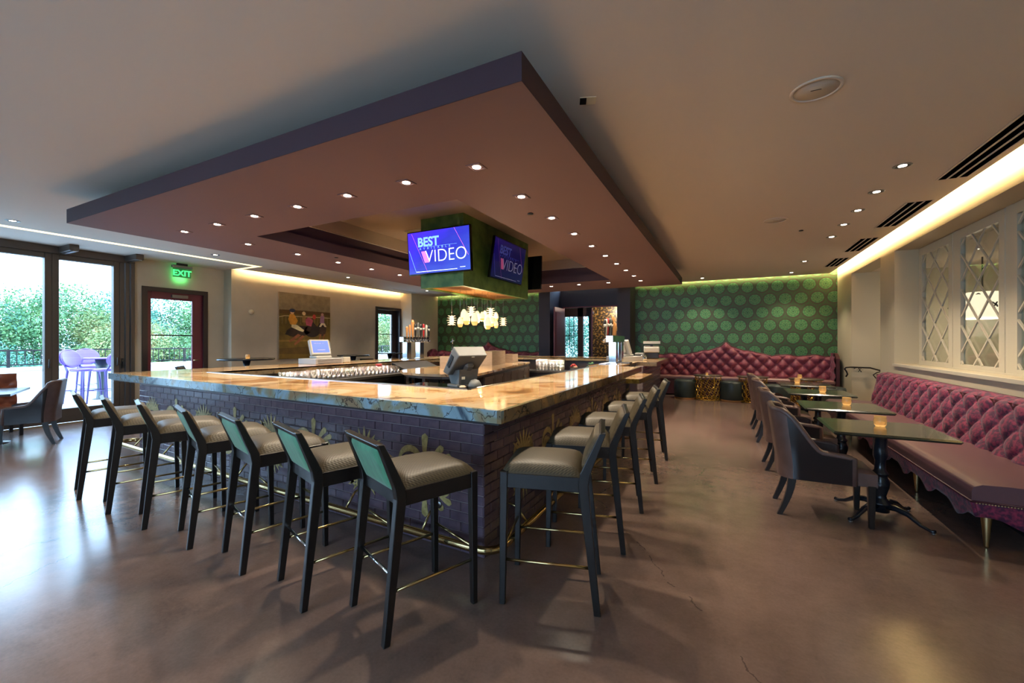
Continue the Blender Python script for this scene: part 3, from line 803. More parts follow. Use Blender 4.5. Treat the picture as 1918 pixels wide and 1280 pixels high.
for q in ([(.34, .38), (.40, .36), (.26, .28), (.18, .25), (.18, .28)], [(.42, .36), (.47, .35), (.36, .25), (.28, .20), (.27, .23)], [(.78, .38), (.81, .38), (.77, .27), (.75, .27)], [(.86, .38), (.89, .38), (.85, .28), (.83, .29)]):
    pl(q, 'painted_leg', srgb(112, 66, 40), 4)
pl([(.20, .52), (.30, .52), (.34, .58), (.27, .68), (.19, .68), (.16, .60)], 'painted_jacket', srgb(178, 122, 40), 5)
pl([(.22, .52), (.32, .52), (.46, .44), (.44, .41), (.36, .43), (.22, .48)], 'painted_breeches', srgb(196, 172, 130), 5)
pl(ell(.235, .705, .035, .03), 'painted_face', srgb(190, 140, 100), 5); pl(ell(.235, .735, .055, .028), 'painted_cap', srgb(40, 46, 66), 6)
pl([(.50, .52), (.60, .50), (.64, .60), (.54, .65), (.48, .6)], 'painted_jacket', srgb(150, 66, 80), 5); pl(ell(.66, .655, .035, .04), 'painted_cap', srgb(160, 52, 40), 6)
pl(ell(.455, .70, .035, .03), 'painted_cap', srgb(186, 156, 110), 6); pl([(.42, .56), (.49, .56), (.49, .67), (.42, .66)], 'painted_jacket', srgb(130, 96, 50), 5)
pl([(.78, .56), (.87, .56), (.87, .68), (.79, .68)], 'painted_jacket', srgb(134, 96, 120), 5); pl(ell(.83, .70, .03, .025), 'painted_cap', srgb(150, 110, 100), 6)
pl([(.76, .50), (.80, .56), (.88, .56), (.92, .50), (.88, .50), (.84, .54), (.80, .50)], 'painted_breeches', srgb(196, 172, 140), 6)

# terrace
struct(MB().box(-17.2, -10.85, -12, 26, -.15, -.02).build('floor_terrace', 'deck'))
struct(MB().box(-17.15, -16.7, -12, 26, -.1, .72).build('wall_parapet', 'parapet'))
struct(MB().box(-17.2, -16.62, -12, 26, .72, .78).build('trim_4', 'parapet'))
rl = thing('railing', 'black metal railing standing on the white terrace parapet', 'railing', (0, 0, 0))
MB().box(-16.92, -16.86, -11, 25, 1.22, 1.26).build('top_rail', 'black', rl); MB().box(-16.91, -16.87, -11, 25, .84, .87).build('bottom_rail', 'black', rl)
bal = MB().box(-.009, .009, -.009, .009, .87, 1.22).mesh('baluster'); bal.materials.append(M['black'])
pst = MB().box(-.03, .03, -.03, .03, .78, 1.22).mesh('post'); pst.materials.append(M['black'])
y = -2.0; k = 0
while y < 24.5:
    me = pst if k % 9 == 3 else bal
    o = bpy.data.objects.new('post' if me is pst else 'baluster', me); COL.objects.link(o); o.location = (-16.89, y, 0); o.parent = rl
    y += .15; k += 1

# garden ground and trees
struct(MB().box(-90, -17.3, -60, 90, -3.4, -3.2).build('ground_garden', mat('lawn', srgb(70, 96, 50), .9, col2=srgb(96, 120, 64), nscale=.6)))
struct(MB().box(-17.3, 20, 16.5, 90, -3.4, -3.2).build('ground_garden_rear', bpy.data.materials['lawn']))
def leafmat(name, c1, c2, c3):
    m, nt, b = new_mat(name)
    tc = nt.nodes.new('ShaderNodeTexCoord'); no = nt.nodes.new('ShaderNodeTexNoise'); no.inputs['Scale'].default_value = 1.3; no.inputs['Detail'].default_value = 8; no.inputs['Roughness'].default_value = .8
    nt.links.new(tc.outputs['Object'], no.inputs['Vector'])
    cr = nt.nodes.new('ShaderNodeValToRGB'); e = cr.color_ramp.elements; e[0].position = .36; e[0].color = c1; e[1].position = .66; e[1].color = c3
    q = e.new(.5); q.color = c2
    nt.links.new(no.outputs[0], cr.inputs[0]); nt.links.new(cr.outputs[0], b.inputs['Base Color']); b.inputs['Roughness'].default_value = .6
    return m
lm = [leafmat('leaves_green', srgb(50, 98, 66), srgb(88, 134, 84), srgb(134, 164, 98)), leafmat('leaves_teal', srgb(46, 98, 84), srgb(78, 134, 112), srgb(126, 172, 140)),
      leafmat('leaves_autumn', srgb(74, 106, 62), srgb(124, 144, 86), srgb(170, 128, 86))]
M['bark'] = mat('bark', srgb(70, 56, 46), .9)
def crown(seed, n, rx, rz):
    rnd = random.Random(seed); b = MB(); cl = []
    for _ in range(34):
        a = rnd.uniform(0, 2 * PI); ph = math.asin(rnd.uniform(-.7, 1)); r = rnd.uniform(.5, .95)
        cl.append((Vector((rx * r * math.cos(a) * math.cos(ph), rx * r * math.sin(a) * math.cos(ph), rz * r * math.sin(ph))), rnd.uniform(.5, .95)))
    for _ in range(n):
        c0, r0 = cl[rnd.randrange(len(cl))]
        d = Vector((rnd.gauss(0, 1), rnd.gauss(0, 1), rnd.gauss(0, 1))).normalized() * r0 * rnd.uniform(.55, 1.05)
        p = c0 + d; s = rnd.uniform(.022, .058)
        u = Vector((rnd.gauss(0, 1), rnd.gauss(0, 1), rnd.gauss(0, 1))).normalized(); w = u.cross(Vector((rnd.gauss(0, 1), rnd.gauss(0, 1), rnd.gauss(0, 1)))).normalized()
        b.add([p - u * s, p - w * s * .5, p + u * s, p + w * s * .5], [(0, 1, 2, 3)])
    return b
def trunk(seed, h, rx):
    rnd = random.Random(seed); b = MB(); b.tube([(0, 0, 0), (.05, 0, h * .5), (0, .05, h)], [.2, .15, .1], 8)
    for i in range(7):
        a = i * .9; q = Vector((math.cos(a), math.sin(a), 0)); z0 = h * .6 + i * .12
        b.tube([(0, 0, z0), q * rx * .4 + Vector((0, 0, z0 + .6)), q * rx * .8 + Vector((0, 0, z0 + 1.1))], [.08, .05, .02], 6)
    return b
cm = [crown(i + 3, 45000, 2.5, 2.3).mesh('foliage') for i in range(3)]
tm = trunk(5, 3.6, 2.3).mesh('trunk'); tm.materials.append(M['bark'])
for i, me in enumerate(cm): me.materials.append(lm[i])
trees = [(-22.5, 3.6, 1.0, 1, 'teal-green tree left of the first glass mullion'), (-23.5, 6.3, 1.25, 0, 'broad green tree in the middle of glass panels'), (-21.8, 7.9, .95, 2, 'autumn-tinted tree beyond the purple terrace chairs'),
         (-24.5, 9.6, 1.35, 1, 'tall teal tree behind the jamb of the glass wall'), (-22.5, 11.6, 1.2, 0, 'green tree filling the exit door glass at left'), (-23.5, 14.3, 1.35, 2, 'yellow-green tree filling the exit door glass at right'),
         (-24.5, 17.5, 1.3, 1, 'tree between the two terrace doors'), (-22.5, 21.0, 1.3, 2, 'golden tree seen through the small far terrace door'), (-23.0, 24.5, 1.35, 0, 'green tree right inside the far terrace door view'),
         (-24.0, 0.8, 1.1, 0, 'tree at the left frame edge beyond parapet'), (-6.5, 19.5, 1.15, 1, 'tree seen through the navy portal left glass'), (-2.4, 20.5, 1.15, 0, 'tree seen through the navy portal sidelight'),
         (-23, -3.4, 1.1, 2, 'tree outside, left of the camera view')]
for i, (x, y, s, k, lb) in enumerate(trees):
    t = thing('tree', lb, 'tree', (x, y, -3.2), i * 1.3, 'trees beyond the terrace')
    f = bpy.data.objects.new('foliage', cm[k]); COL.objects.link(f); f.parent = t; f.location = (0, 0, 3.6 * 1.0 + .2); f.scale = (s, s, s * .95)
    g = bpy.data.objects.new('trunk', tm); COL.objects.link(g); g.parent = t

# purple bar chairs and table on the terrace
def make_patio_chair():
    t = thing('terrace_chair', 'x', 'chair')
    MB().lathe([(0, .74), (.2, .74), (.215, .77), (.2, .80), (0, .81)], n=24).build('seat', 'purple', t)
    def shell(u, v):
        a = (u - .5) * 2; bb = (v - .5) * 2
        # squircle-mapped oval plate
        x = a * math.sqrt(max(0, 1 - bb * bb / 2)); z = bb * math.sqrt(max(0, 1 - a * a / 2))
        return (x * .225, -.23 - .06 * (z + 1) + .05 * (1 - x * x) * -1 + .05, 1.03 + z * .2)
    o = MB().grid(shell, 10, 10).build('back', 'purple', t); solid(o, .02)
    ring = [(math.cos(a) * .225, -.23 - .06 * (math.sin(a) + 1), 1.03 + math.sin(a) * .2) for a in [2 * PI * i / 28 for i in range(28)]]
    MB().tube(ring, .018, 8, closed=True).build('back_rim', 'purple', t)
    for sx in (-1, 1):
        MB().tube([(sx * .17, .17, .76), (sx * .2, .21, 0)], [.022, .014], 8).build('leg', 'purple_dark', t)
        MB().tube([(sx * .15, -.25, .88), (sx * .17, -.17, .74), (sx * .2, -.24, 0)], [.02, .022, .014], 8).build('leg', 'purple_dark', t)
    MB().tube([(-.19, .2, .3), (.19, .2, .3), (.19, -.21, .3), (-.19, -.21, .3)], .01, 6, closed=True).build('foot_ring', 'purple_dark', t)
    return t
pc = make_patio_chair()
pcs = [(-14.0, 4.4, -63, 'purple terrace bar chair nearest the mullion seen from its side'), (-15.63, 5.04, -96, 'purple terrace bar chair behind the small table with round back facing us'),
       (-13.56, 4.66, 117, 'purple terrace bar chair half hidden by right window jamb')]
for i, (x, y, r, lb) in enumerate(pcs):
    if i == 0: pc.location = (x, y, -.02); pc.rotation_euler = (0, 0, math.radians(r)); pc['label'] = lb; pc['group'] = 'purple terrace chairs'
    else: dup(pc, lb, (x, y, -.02), math.radians(r))
for o in COL.objects:
    if o.name.startswith('terrace_chair'): o.scale = (1.12, 1.12, 1.05)
t = thing('terrace_table', 'small high terrace table with pale purple top and dark pedestal', 'table', (-14.6, 4.95, -.02))
MB().lathe([(0, 1.05), (.5, 1.05), (.5, 1.075), (0, 1.075)], n=28).build('tabletop', 'purple', t)
MB().lathe([(.2, 0), (.12, .02), (.09, .3), (.11, .7), (.14, 1.05)], n=16).build('pedestal', 'otto', t)
# a simple overhang-free terrace: nothing above

# ------------------------------------------------------------------ bar: brick base, granite, foot rail
GT, GB = 1.067, 0.99
A = Vector((-7.2, 2.50)); B = Vector((-1.19, 2.19))            # outer front edge of the granite
fd = (B - A).normalized(); fnrm = Vector((fd.y, -fd.x))          # toward the camera
# brick wall faces
bA = Vector((-6.92, 2.72)); bB = Vector((-1.475, 2.465))
RX = -1.475
bar = thing('brick_bar', 'dark plum painted brick bar front with gold stencilled motifs', 'bar', (0, 0, 0))
core = MB()
core.prism([(bA.x + .008, bA.y + .008), (bB.x - .008, bB.y + .008), (bB.x - .02, bB.y + .16), (bA.x + .02, bA.y + .16)], 0, GB)
core.box(RX - .16, RX - .008, bB.y + .16, 7.0, 0, GB)
core.box(-6.92, -6.78, bA.y + .16, 11.0, 0, GB)
core.box(RX - .16, RX - .008, 8.6, 11.0, 0, GB); core.box(-6.78, RX - .16, 10.86, 11.0, 0, GB)
core.box(-2.05, -1.93, 7.0, 8.6, 0, GB)
core.build('core_wall', 'mortar', bar)
bl, bh, jt = .19, .07, .006
def brickmesh(L):
    d = .02
    b = MB(); e = .0035
    # front face at y=0 facing -Y, chamfered lip, body behind
    x0, x1, z0, z1 = 0, L, 0, bh - jt
    V = [(x0, e, z0), (x1, e, z0), (x1, e, z1), (x0, e, z1), (x0 + e, 0, z0 + e), (x1 - e, 0, z0 + e), (x1 - e, 0, z1 - e), (x0 + e, 0, z1 - e), (x0, d, z0), (x1, d, z0), (x1, d, z1), (x0, d, z1)]
    F = [(4, 5, 6, 7), (0, 1, 5, 4), (1, 2, 6, 5), (2, 3, 7, 6), (3, 0, 4, 7), (8, 9, 1, 0), (9, 10, 2, 1), (10, 11, 3, 2), (11, 8, 0, 3)]
    return b.add(V, F)
bcache = {}
bricks = []
ang_f = math.atan2(fd.y, fd.x)
def lay(origin, dirv, length, ang, off_even, off_odd, rows=14):
    for r in range(rows):
        z = r * bh + .003
        s = -(off_even if r % 2 == 0 else off_odd)
        while s < length - .01:
            a = max(s, 0); e = min(s + bl, length); L = round(e - a - jt, 3)
            if L > .02:
                p = origin + dirv * a
                bricks.append((Vector((p.x, p.y, z)), ang, L))
            s += bl
bd = (bB - bA).normalized(); bl_len = (bB - bA).length
rr_ = bl_len % bl
lay(bA, bd, bl_len, math.atan2(bd.y, bd.x), bl - rr_, bl - (rr_ + bl / 2) % bl)
lay(Vector((RX, bB.y + .004)), Vector((0, 1)), 7.0 - bB.y, PI / 2, bl / 2, 0)
lay(Vector((RX, 8.6)), Vector((0, 1)), 2.4, PI / 2, 0, bl / 2)
bricks.sort(key=lambda q: (q[0] - Vector((0, 0, 1.48))).length)
rnd = random.Random(2)
for (p, an, L) in bricks[:300]:
    if L not in bcache:
        me = brickmesh(L).mesh('brick'); me.materials.append(M['brick']); bcache[L] = me
    o = bpy.data.objects.new('brick', bcache[L]); COL.objects.link(o); o.parent = bar
    jig = rnd.uniform(0, .0022)
    nv = Vector((math.sin(an), -math.cos(an), 0)) * jig
    o.location = p + nv; o.rotation_euler = (0, 0, an)
b = MB()
for (p, an, L) in bricks[300:]:
    q = brickmesh(L); q.xf(Matrix.Translation(p) @ Matrix.Rotation(an, 4, 'Z')); b.add(q.v, q.f)
o = b.build('far_bricks', 'brick', bar, fix=False); o['kind'] = 'stuff'

# gold stencil motifs: thin painted leaves on the bricks
def petal(b, x, z, ang, L, w, curl=0.0, n=12, k=1.0, off=-.0035, bulb=False):
    sp = []; a = ang; px, pz = x, z
    for i in range(n + 1):
        sp.append((px, pz, a)); a += curl / n; px += math.sin(a) * L / n; pz += math.cos(a) * L / n
    Lf, Rt = [], []
    for i, (qx, qz, qa) in enumerate(sp):
        t = i / n; ww = w * (math.sin(PI * min(1, t ** .8 * .96 + .04)) ** .8) * k * .5
        if bulb: ww = w * .5 * (.25 + .75 * t) * (1 if t < .8 else math.sqrt(max(0, 1 - ((t - .8) / .2) ** 2)))
        if i in (0,): ww = w * .12
        if i == n: ww = 0.001
        nx, nz = math.cos(qa), -math.sin(qa)
        Lf.append((qx - nx * ww, off, qz - nz * ww)); Rt.append((qx + nx * ww, off, qz + nz * ww))
    V = Lf + Rt; m = len(Lf)
    b.add(V, [(i, m + i, m + i + 1, i + 1) for i in range(m - 1)])
def motif(kind):
    b = MB()
    def half(s):
        def P(x, z, a, L, w, c, bulb=False): petal(b, x, s * z, (a if s > 0 else PI - a), L, w, c * s, bulb=bulb)
        if kind == 0:
            P(0, .09, -.08, .22, .072, .16, True)
            P(-.035, .09, -.05, .36, .052, -3.2)
            P(.05, .10, .5, .18, .062, .5, True); P(.10, .09, .75, .17, .055, .6, True)
            for q in (-1, 1):
                P(q * .08, .07, q * .95, .17, .055, q * 1.3)
                P(q * .11, .05, q * 1.05, .18, .055, q * 1.1)
                P(q * .20, .02, q * .9, .16, .035, -q * 2.6)
                P(q * .02, .04, q * .5, .10, .035, 0)
        else:
            for i in range(-3, 4): P(.014 * i, .11, .32 * i, .19 - .012 * abs(i), .032, 0)
            for q in (-1, 1):
                P(q * .06, .10, q * .9, .20, .05, q * 2.1); P(q * .12, .05, q * 1.1, .20, .05, -q * 2.4); P(q * .03, .03, q * 1.2, .12, .03, q * 1.0)
                P(q * .14, .16, q * .2, .07, .02, q * 1.2)
    half(1); half(-1)
    for q in (-1, 1): petal(b, q * .02, 0, q * PI / 2, .19, .04, q * .3)
    for a_ in range(8): petal(b, 0, 0, a_ * PI / 4, .055, .022)
    return b
mm = [motif(0).mesh('painted_motif'), motif(1).mesh('painted_motif')]
for me in mm: me.materials.append(M['gold_paint'])
def put(me, p, an):
    o = bpy.data.objects.new('painted_motif', me); COL.objects.link(o); o.parent = bar; o.location = p; o.rotation_euler = (0, 0, an)
k = 0; s_ = bl_len - .52
while s_ > .2:
    p = bA + bd * s_; put(mm[k % 2], (p.x, p.y, .49), math.atan2(bd.y, bd.x)); s_ -= .65; k += 1
yy = bB.y + .62; k = 1
while yy < 6.9:
    put(mm[k % 2], (RX, yy, .49), PI / 2); yy += .65; k += 1

# granite worktop
IX = -1.96; IY = 3.02
top = thing('bar_countertop', 'thick cream and gold veined granite bar top around the island bar', 'countertop', (0, 0, 0))
iL = -6.2
P0 = [(A.x, A.y), (B.x, B.y), (-1.24, 7.07), (-1.62, 7.07), (-1.62, 8.7), (-1.24, 8.7), (-1.3, 11.15), (-7.2, 11.15)]
th = .0
t_ = MB()
zt0 = GT - .02
t_.prism([(A.x + .002, A.y + .002), (B.x - .002, B.y + .002), (IX, IY), (iL, IY + .14)], zt0, GT)
t_.prism([(B.x - .002, B.y + .002), (-1.242, 7.068), (IX, 7.068), (IX, IY)], zt0, GT)
t_.prism([(-1.622, 7.068), (-1.622, 8.702), (-2.12, 8.702), (-2.12, 7.068)], zt0, GT)
t_.prism([(-1.242, 8.702), (-1.302, 11.148), (-2.12, 10.4), (-2.12, 8.702)], zt0, GT)
t_.prism([(-1.302, 11.148), (-7.198, 11.148), (iL, 10.4), (-2.12, 10.4)], zt0, GT)
t_.prism([(-7.198, 11.148), (A.x + .002, A.y + .002), (iL, IY + .14), (iL, 10.4)], zt0, GT)
t_.build('slab', 'stone', top)
def edge(p, q, name, m, th=.03):
    p = Vector(p); q = Vector(q); d = (q - p).normalized(); n_ = Vector((d.y, -d.x))
    MB().prism([(p.x, p.y), (q.x, q.y), (q.x - n_.x * th, q.y - n_.y * th), (p.x - n_.x * th, p.y - n_.y * th)], GB, GT + (.0005 if name == 'front_edge' else .0009)).build(name, m, top)
edge((A.x, A.y), (B.x, B.y), 'front_edge', 'edge_daylit')
edge((B.x, B.y), (-1.24, 7.07), 'side_edge', 'edge_brown')
edge((-1.24, 7.07), (-1.62, 7.07), 'end_edge', 'edge_brown')
edge((-1.24, 8.7), (-1.3, 11.15), 'side_edge', 'edge_brown'); edge((-1.62, 8.7), (-1.24, 8.7), 'end_edge', 'edge_brown')
edge((-1.3, 11.15), (-7.2, 11.15), 'rear_edge', 'edge_brown'); edge((-7.2, 11.15), (A.x, A.y), 'side_edge', 'edge_brown')
edge((iL, IY + .14), (iL, 10.4), 'inner_edge', 'edge_brown'); edge((iL, 10.4), (-2.12, 10.4), 'inner_edge', 'edge_brown')
# steel drip channel along the inner edge
ch = thing('drip_channel', 'thin dark steel drip channel lining the inner edge of the bar top', 'channel', (0, 0, 0))
MB().prism([(IX - .01, IY), (iL, IY + .14), (iL, IY + .19), (IX - .05, IY + .05)], GT - .07, GT + .006).build('front_channel', 'steel', ch)
MB().box(IX - .04, IX, IY + .05, 7.07, GT - .07, GT + .004).build('side_channel', mat('dark_steel', srgb(70, 66, 60), .35, .8), ch)
# support soffit under the granite between brick and edge
MB().prism([(A.x + .04, A.y + .04), (B.x - .04, B.y + .04), (IX, IY - .02), (iL, IY + .1)], GB - .02, GT - .021).build('substrate', 'black', top)
MB().prism([(B.x - .04, B.y + .05), (-1.28, 7.0), (IX + .01, 7.0), (IX + .01, IY)], GB - .02, GT - .021).build('substrate', 'black', top)
MB().box(-7.16, iL - .03, IY, 11.1, GB - .02, GT - .021).build('substrate', 'black', top)
MB().box(iL, -1.34, 10.43, 11.1, GB - .02, GT - .021).build('substrate', 'black', top)
MB().box(-2.1, -1.64, 7.08, 8.7, GB - .02, GT - .021).build('substrate', 'black', top)

# low accessible counter at the right
lc = thing('low_counter', 'lower granite counter section with gilded edge between the bar runs', 'countertop', (0, 0, 0))
MB().bbox(-1.92, -1.28, 7.07, 8.42, .80, .86, .004).build('slab', 'stone', lc)
MB().box(-1.95, -1.277, 7.05, 7.075, .79, .862).build('front_edge', mat('gilded_granite_edge', srgb(120, 98, 30), .15, .2, col2=srgb(220, 190, 90), nscale=16, detail=6), lc)
MB().box(-1.285, -1.265, 7.06, 8.43, .79, .862).build('side_edge', 'edge_brown', lc)
MB().box(-1.90, -1.45, 7.09, 7.16, 0, .79).build('end_panel', 'gold_paper', lc)
MB().box(-1.5, -1.47, 7.10, 7.13, .2, .78).build('post', 'white_trim', lc)
o = MB().bbox(-1.78, -1.62, 8.0, 8.25, .86, 1.09, .006).build('menu_holder', 'black', None); tag(o, 'black box shaped menu holder standing on the low counter', 'menu holder')
# foot rail
rail = thing('foot_rail', 'polished brass foot rail curving round the brick bar corner', 'foot rail', (0, 0, 0))
pr_ = []
off = .20
ra = bA + Vector((-.05, -off)); rb = bB + Vector((0.0, -off))
# looped left end
for i in range(9):
    a = PI * i / 8 + PI / 2
    pr_.append((ra.x + .1 * math.cos(a) * 1.0, ra.y + .1 + .1 * math.sin(a), .17))
pr_ = pr_[::1]
pts_ = [(q[0], q[1], .17) for q in pr_] + [(ra.x + (rb.x - ra.x) * t, ra.y + (rb.y - ra.y) * t, .17) for t in (.02, .25, .5, .75, .97)]
cx, cy = RX + off - .12, bB.y - off + .12
for i in range(1, 8):
    a = -PI / 2 + PI / 2 * i / 8; pts_.append((cx + .12 * math.cos(a), cy + .12 * math.sin(a), .17))
pts_ += [(RX + off, y, .17) for y in (2.6, 3.5, 5.0, 6.9)]
MB().tube(pts_, .026, 14).build('rail_tube', 'brass', rail)
for i in range(7):
    t = (i + .5) / 7; p = bA + (bB - bA) * t
    MB().lathe([(0, 0), (.03, 0), (.03, .008), (.012, .012), (0, .012)], n=12).xf(Matrix.Translation((p.x, p.y - .001, .30)) @ Matrix.Rotation(PI / 2, 4, 'X')).build('flange', 'steel', rail)
    MB().tube([(p.x, p.y, .30), (p.x, p.y - .1, .28), (p.x, p.y - off, .17)], .009, 8).build('bracket', 'brass', rail)
for i in range(6):
    y = 2.75 + i * .78
    MB().tube([(RX, y, .30), (RX + .1, y, .28), (RX + off, y, .17)], .009, 8).build('bracket', 'brass', rail)
    MB().lathe([(0, 0), (.03, 0), (.03, .008), (.012, .012), (0, .012)], n=12).xf(Matrix.Translation((RX, y, .30)) @ Matrix.Rotation(PI / 2, 4, 'Y')).build('flange', 'steel', rail)

# ------------------------------------------------------------------ bar stools
def sq(b, pts, wx, wy):
    """square section beam through points (x,y,z) with half widths per point"""
    n = len(pts); V = []
    for i, p in enumerate(pts):
        a = wx[i] if isinstance(wx, (list, tuple)) else wx; c = wy[i] if isinstance(wy, (list, tuple)) else wy
        V += [(p[0] - a, p[1] - c, p[2]), (p[0] + a, p[1] - c, p[2]), (p[0] + a, p[1] + c, p[2]), (p[0] - a, p[1] + c, p[2])]
    F = [(3, 2, 1, 0), (4*n-4, 4*n-3, 4*n-2, 4*n-1)]
    for i in range(n - 1):
        for k in range(4): F.append((4*i+k, 4*i+(k+1)%4, 4*i+4+(k+1)%4, 4*i+4+k))
    return b.add(V, F)
def make_stool():
    t = thing('bar_stool', 'x', 'bar stool', (0, 0, 0))
    hw = .212
    for s in (-1, 1):
        o = sq(MB(), [(s * hw, .255, 0), (s * hw, .245, .75)], [.016, .022], [.016, .022]).build('front_leg', 'espresso', t); bevel(o, .003, 1)
        o = sq(MB(), [(s * hw, -.27, 0), (s * hw, -.195, .70), (s * hw, -.205, .76), (s * hw, -.30, .985)], [.016, .021, .021, .017], [.018, .027, .027, .016]).build('rear_leg', 'espresso', t); bevel(o, .003, 1)
    for nm, bb in (('side_apron', (hw - .012, hw + .014, -.19, .24)), ('side_apron', (-hw - .014, -hw + .012, -.19, .24)), ('front_apron', (-hw, hw, .232, .258)), ('rear_apron', (-hw, hw, -.205, -.18))):
        MB().bbox(*bb, .66, .742, .003).build(nm, 'espresso', t)
    def cush(u, v):
        x = (u - .5) * .445; y = -.185 + v * .45
        ex = 1 - abs(2 * u - 1) ** 6; ey = 1 - abs(2 * v - 1) ** 6
        return (x, y, .742 + .058 * (max(0, ex * ey) ** .45) + .012 * math.sin(PI * u) * math.sin(PI * v))
    b = MB().grid(cush, 16, 16); b.box(-.215, .215, -.18, .258, .735, .745)
    b.build('seat_cushion', 'weave', t)
    # back: frame, leather inside, velvet outside
    tl = math.atan2(.095, .225)
    R = Matrix.Translation((0, -.205, .76)) @ Matrix.Rotation(tl, 4, 'X')
    H = .24
    MB().bbox(-hw, hw, -.016, .014, H - .022, H + .004, .003).xf(R).build('top_rail', 'espresso', t)
    MB().box(-hw + .012, hw - .012, -.012, .0, -.05, H - .02).xf(R).build('back_panel', 'espresso', t)
    def pad(u, v):
        x = (u - .5) * .40; z = -.01 + v * (H - .0)
        e = max(0, (1 - abs(2*u-1)**6) * (1 - abs(2*v-1)**6)) ** .45
        return (x, .002 + .035 * e, z)
    MB().grid(pad, 12, 10).xf(R).build('inner_pad', 'weave', t)
    def pad2(u, v):
        x = (u - .5) * .375; z = -.035 + v * (H + .01)
        e = max(0, (1 - abs(2*u-1)**10) * (1 - abs(2*v-1)**10)) ** .5
        return (x, -.012 - .012 * e, z)
    MB().grid(pad2, 10, 10).xf(R).build('velvet_panel', 'teal_fabric', t)
    for s in (-1, 1): MB().tube([(s * hw, -.235, .25), (s * hw, .25, .25)], .0085, 10).build('side_rung', 'brass', t)
    MB().tube([(-hw, .25, .32), (hw, .25, .32)], .0085, 10).build('front_rung', 'brass', t)
    MB().tube([(-hw, -.23, .32), (hw, -.23, .32)], .0085, 10).build('rear_rung', 'chrome', t)
    for s in (-1, 1):
        for y in (.255, -.27): MB().lathe([(0, 0), (.012, 0), (.012, .003), (0, .003)], (s * hw, y), 8).build('glide', 'steel', t)
    return t
st = make_stool()
front = [(-1.57, 1.87, -22), (-2.18, 1.86, -19), (-2.87, 1.92, -16), (-3.53, 1.95, -18), (-4.20, 1.96, -19), (-4.85, 1.96, -17), (-5.53, 1.98, -15)]
lbf = ['dark wood bar stool with green velvet back, nearest to camera beside the bar corner', 'green backed bar stool in front row, second from the bar corner', 'green backed bar stool in front row, third from the bar corner',
       'green backed bar stool at the middle of the front row', 'green backed bar stool in front row, third from the left end', 'green backed bar stool in front row, second from the left end', 'green backed bar stool at the far left end of front row by windows']
right = [(-.94, 2.37, 105), (-.96, 3.10, 105), (-.97, 3.88, 104), (-.97, 4.72, 104), (-.98, 5.68, 103)]
lbr = ['dark bar stool seen from its side, nearest on the right side of the bar', 'dark bar stool on right side of bar, second from the corner', 'dark bar stool on right side of bar, middle one of five',
       'dark bar stool on right side of bar, second from the low counter', 'dark bar stool on right side of bar, farthest by low counter']
for i, (x, y, a) in enumerate(front):
    if i == 0: st.location = (x, y, 0); st.rotation_euler = (0, 0, math.radians(a)); st['label'] = lbf[0]; st['group'] = 'bar stools along the front of the bar'
    else: dup(st, lbf[i], (x, y, 0), math.radians(a))
for i, (x, y, a) in enumerate(right):
    dup(st, lbr[i], (x, y, 0), math.radians(a), 'bar stools along the right side of the bar')

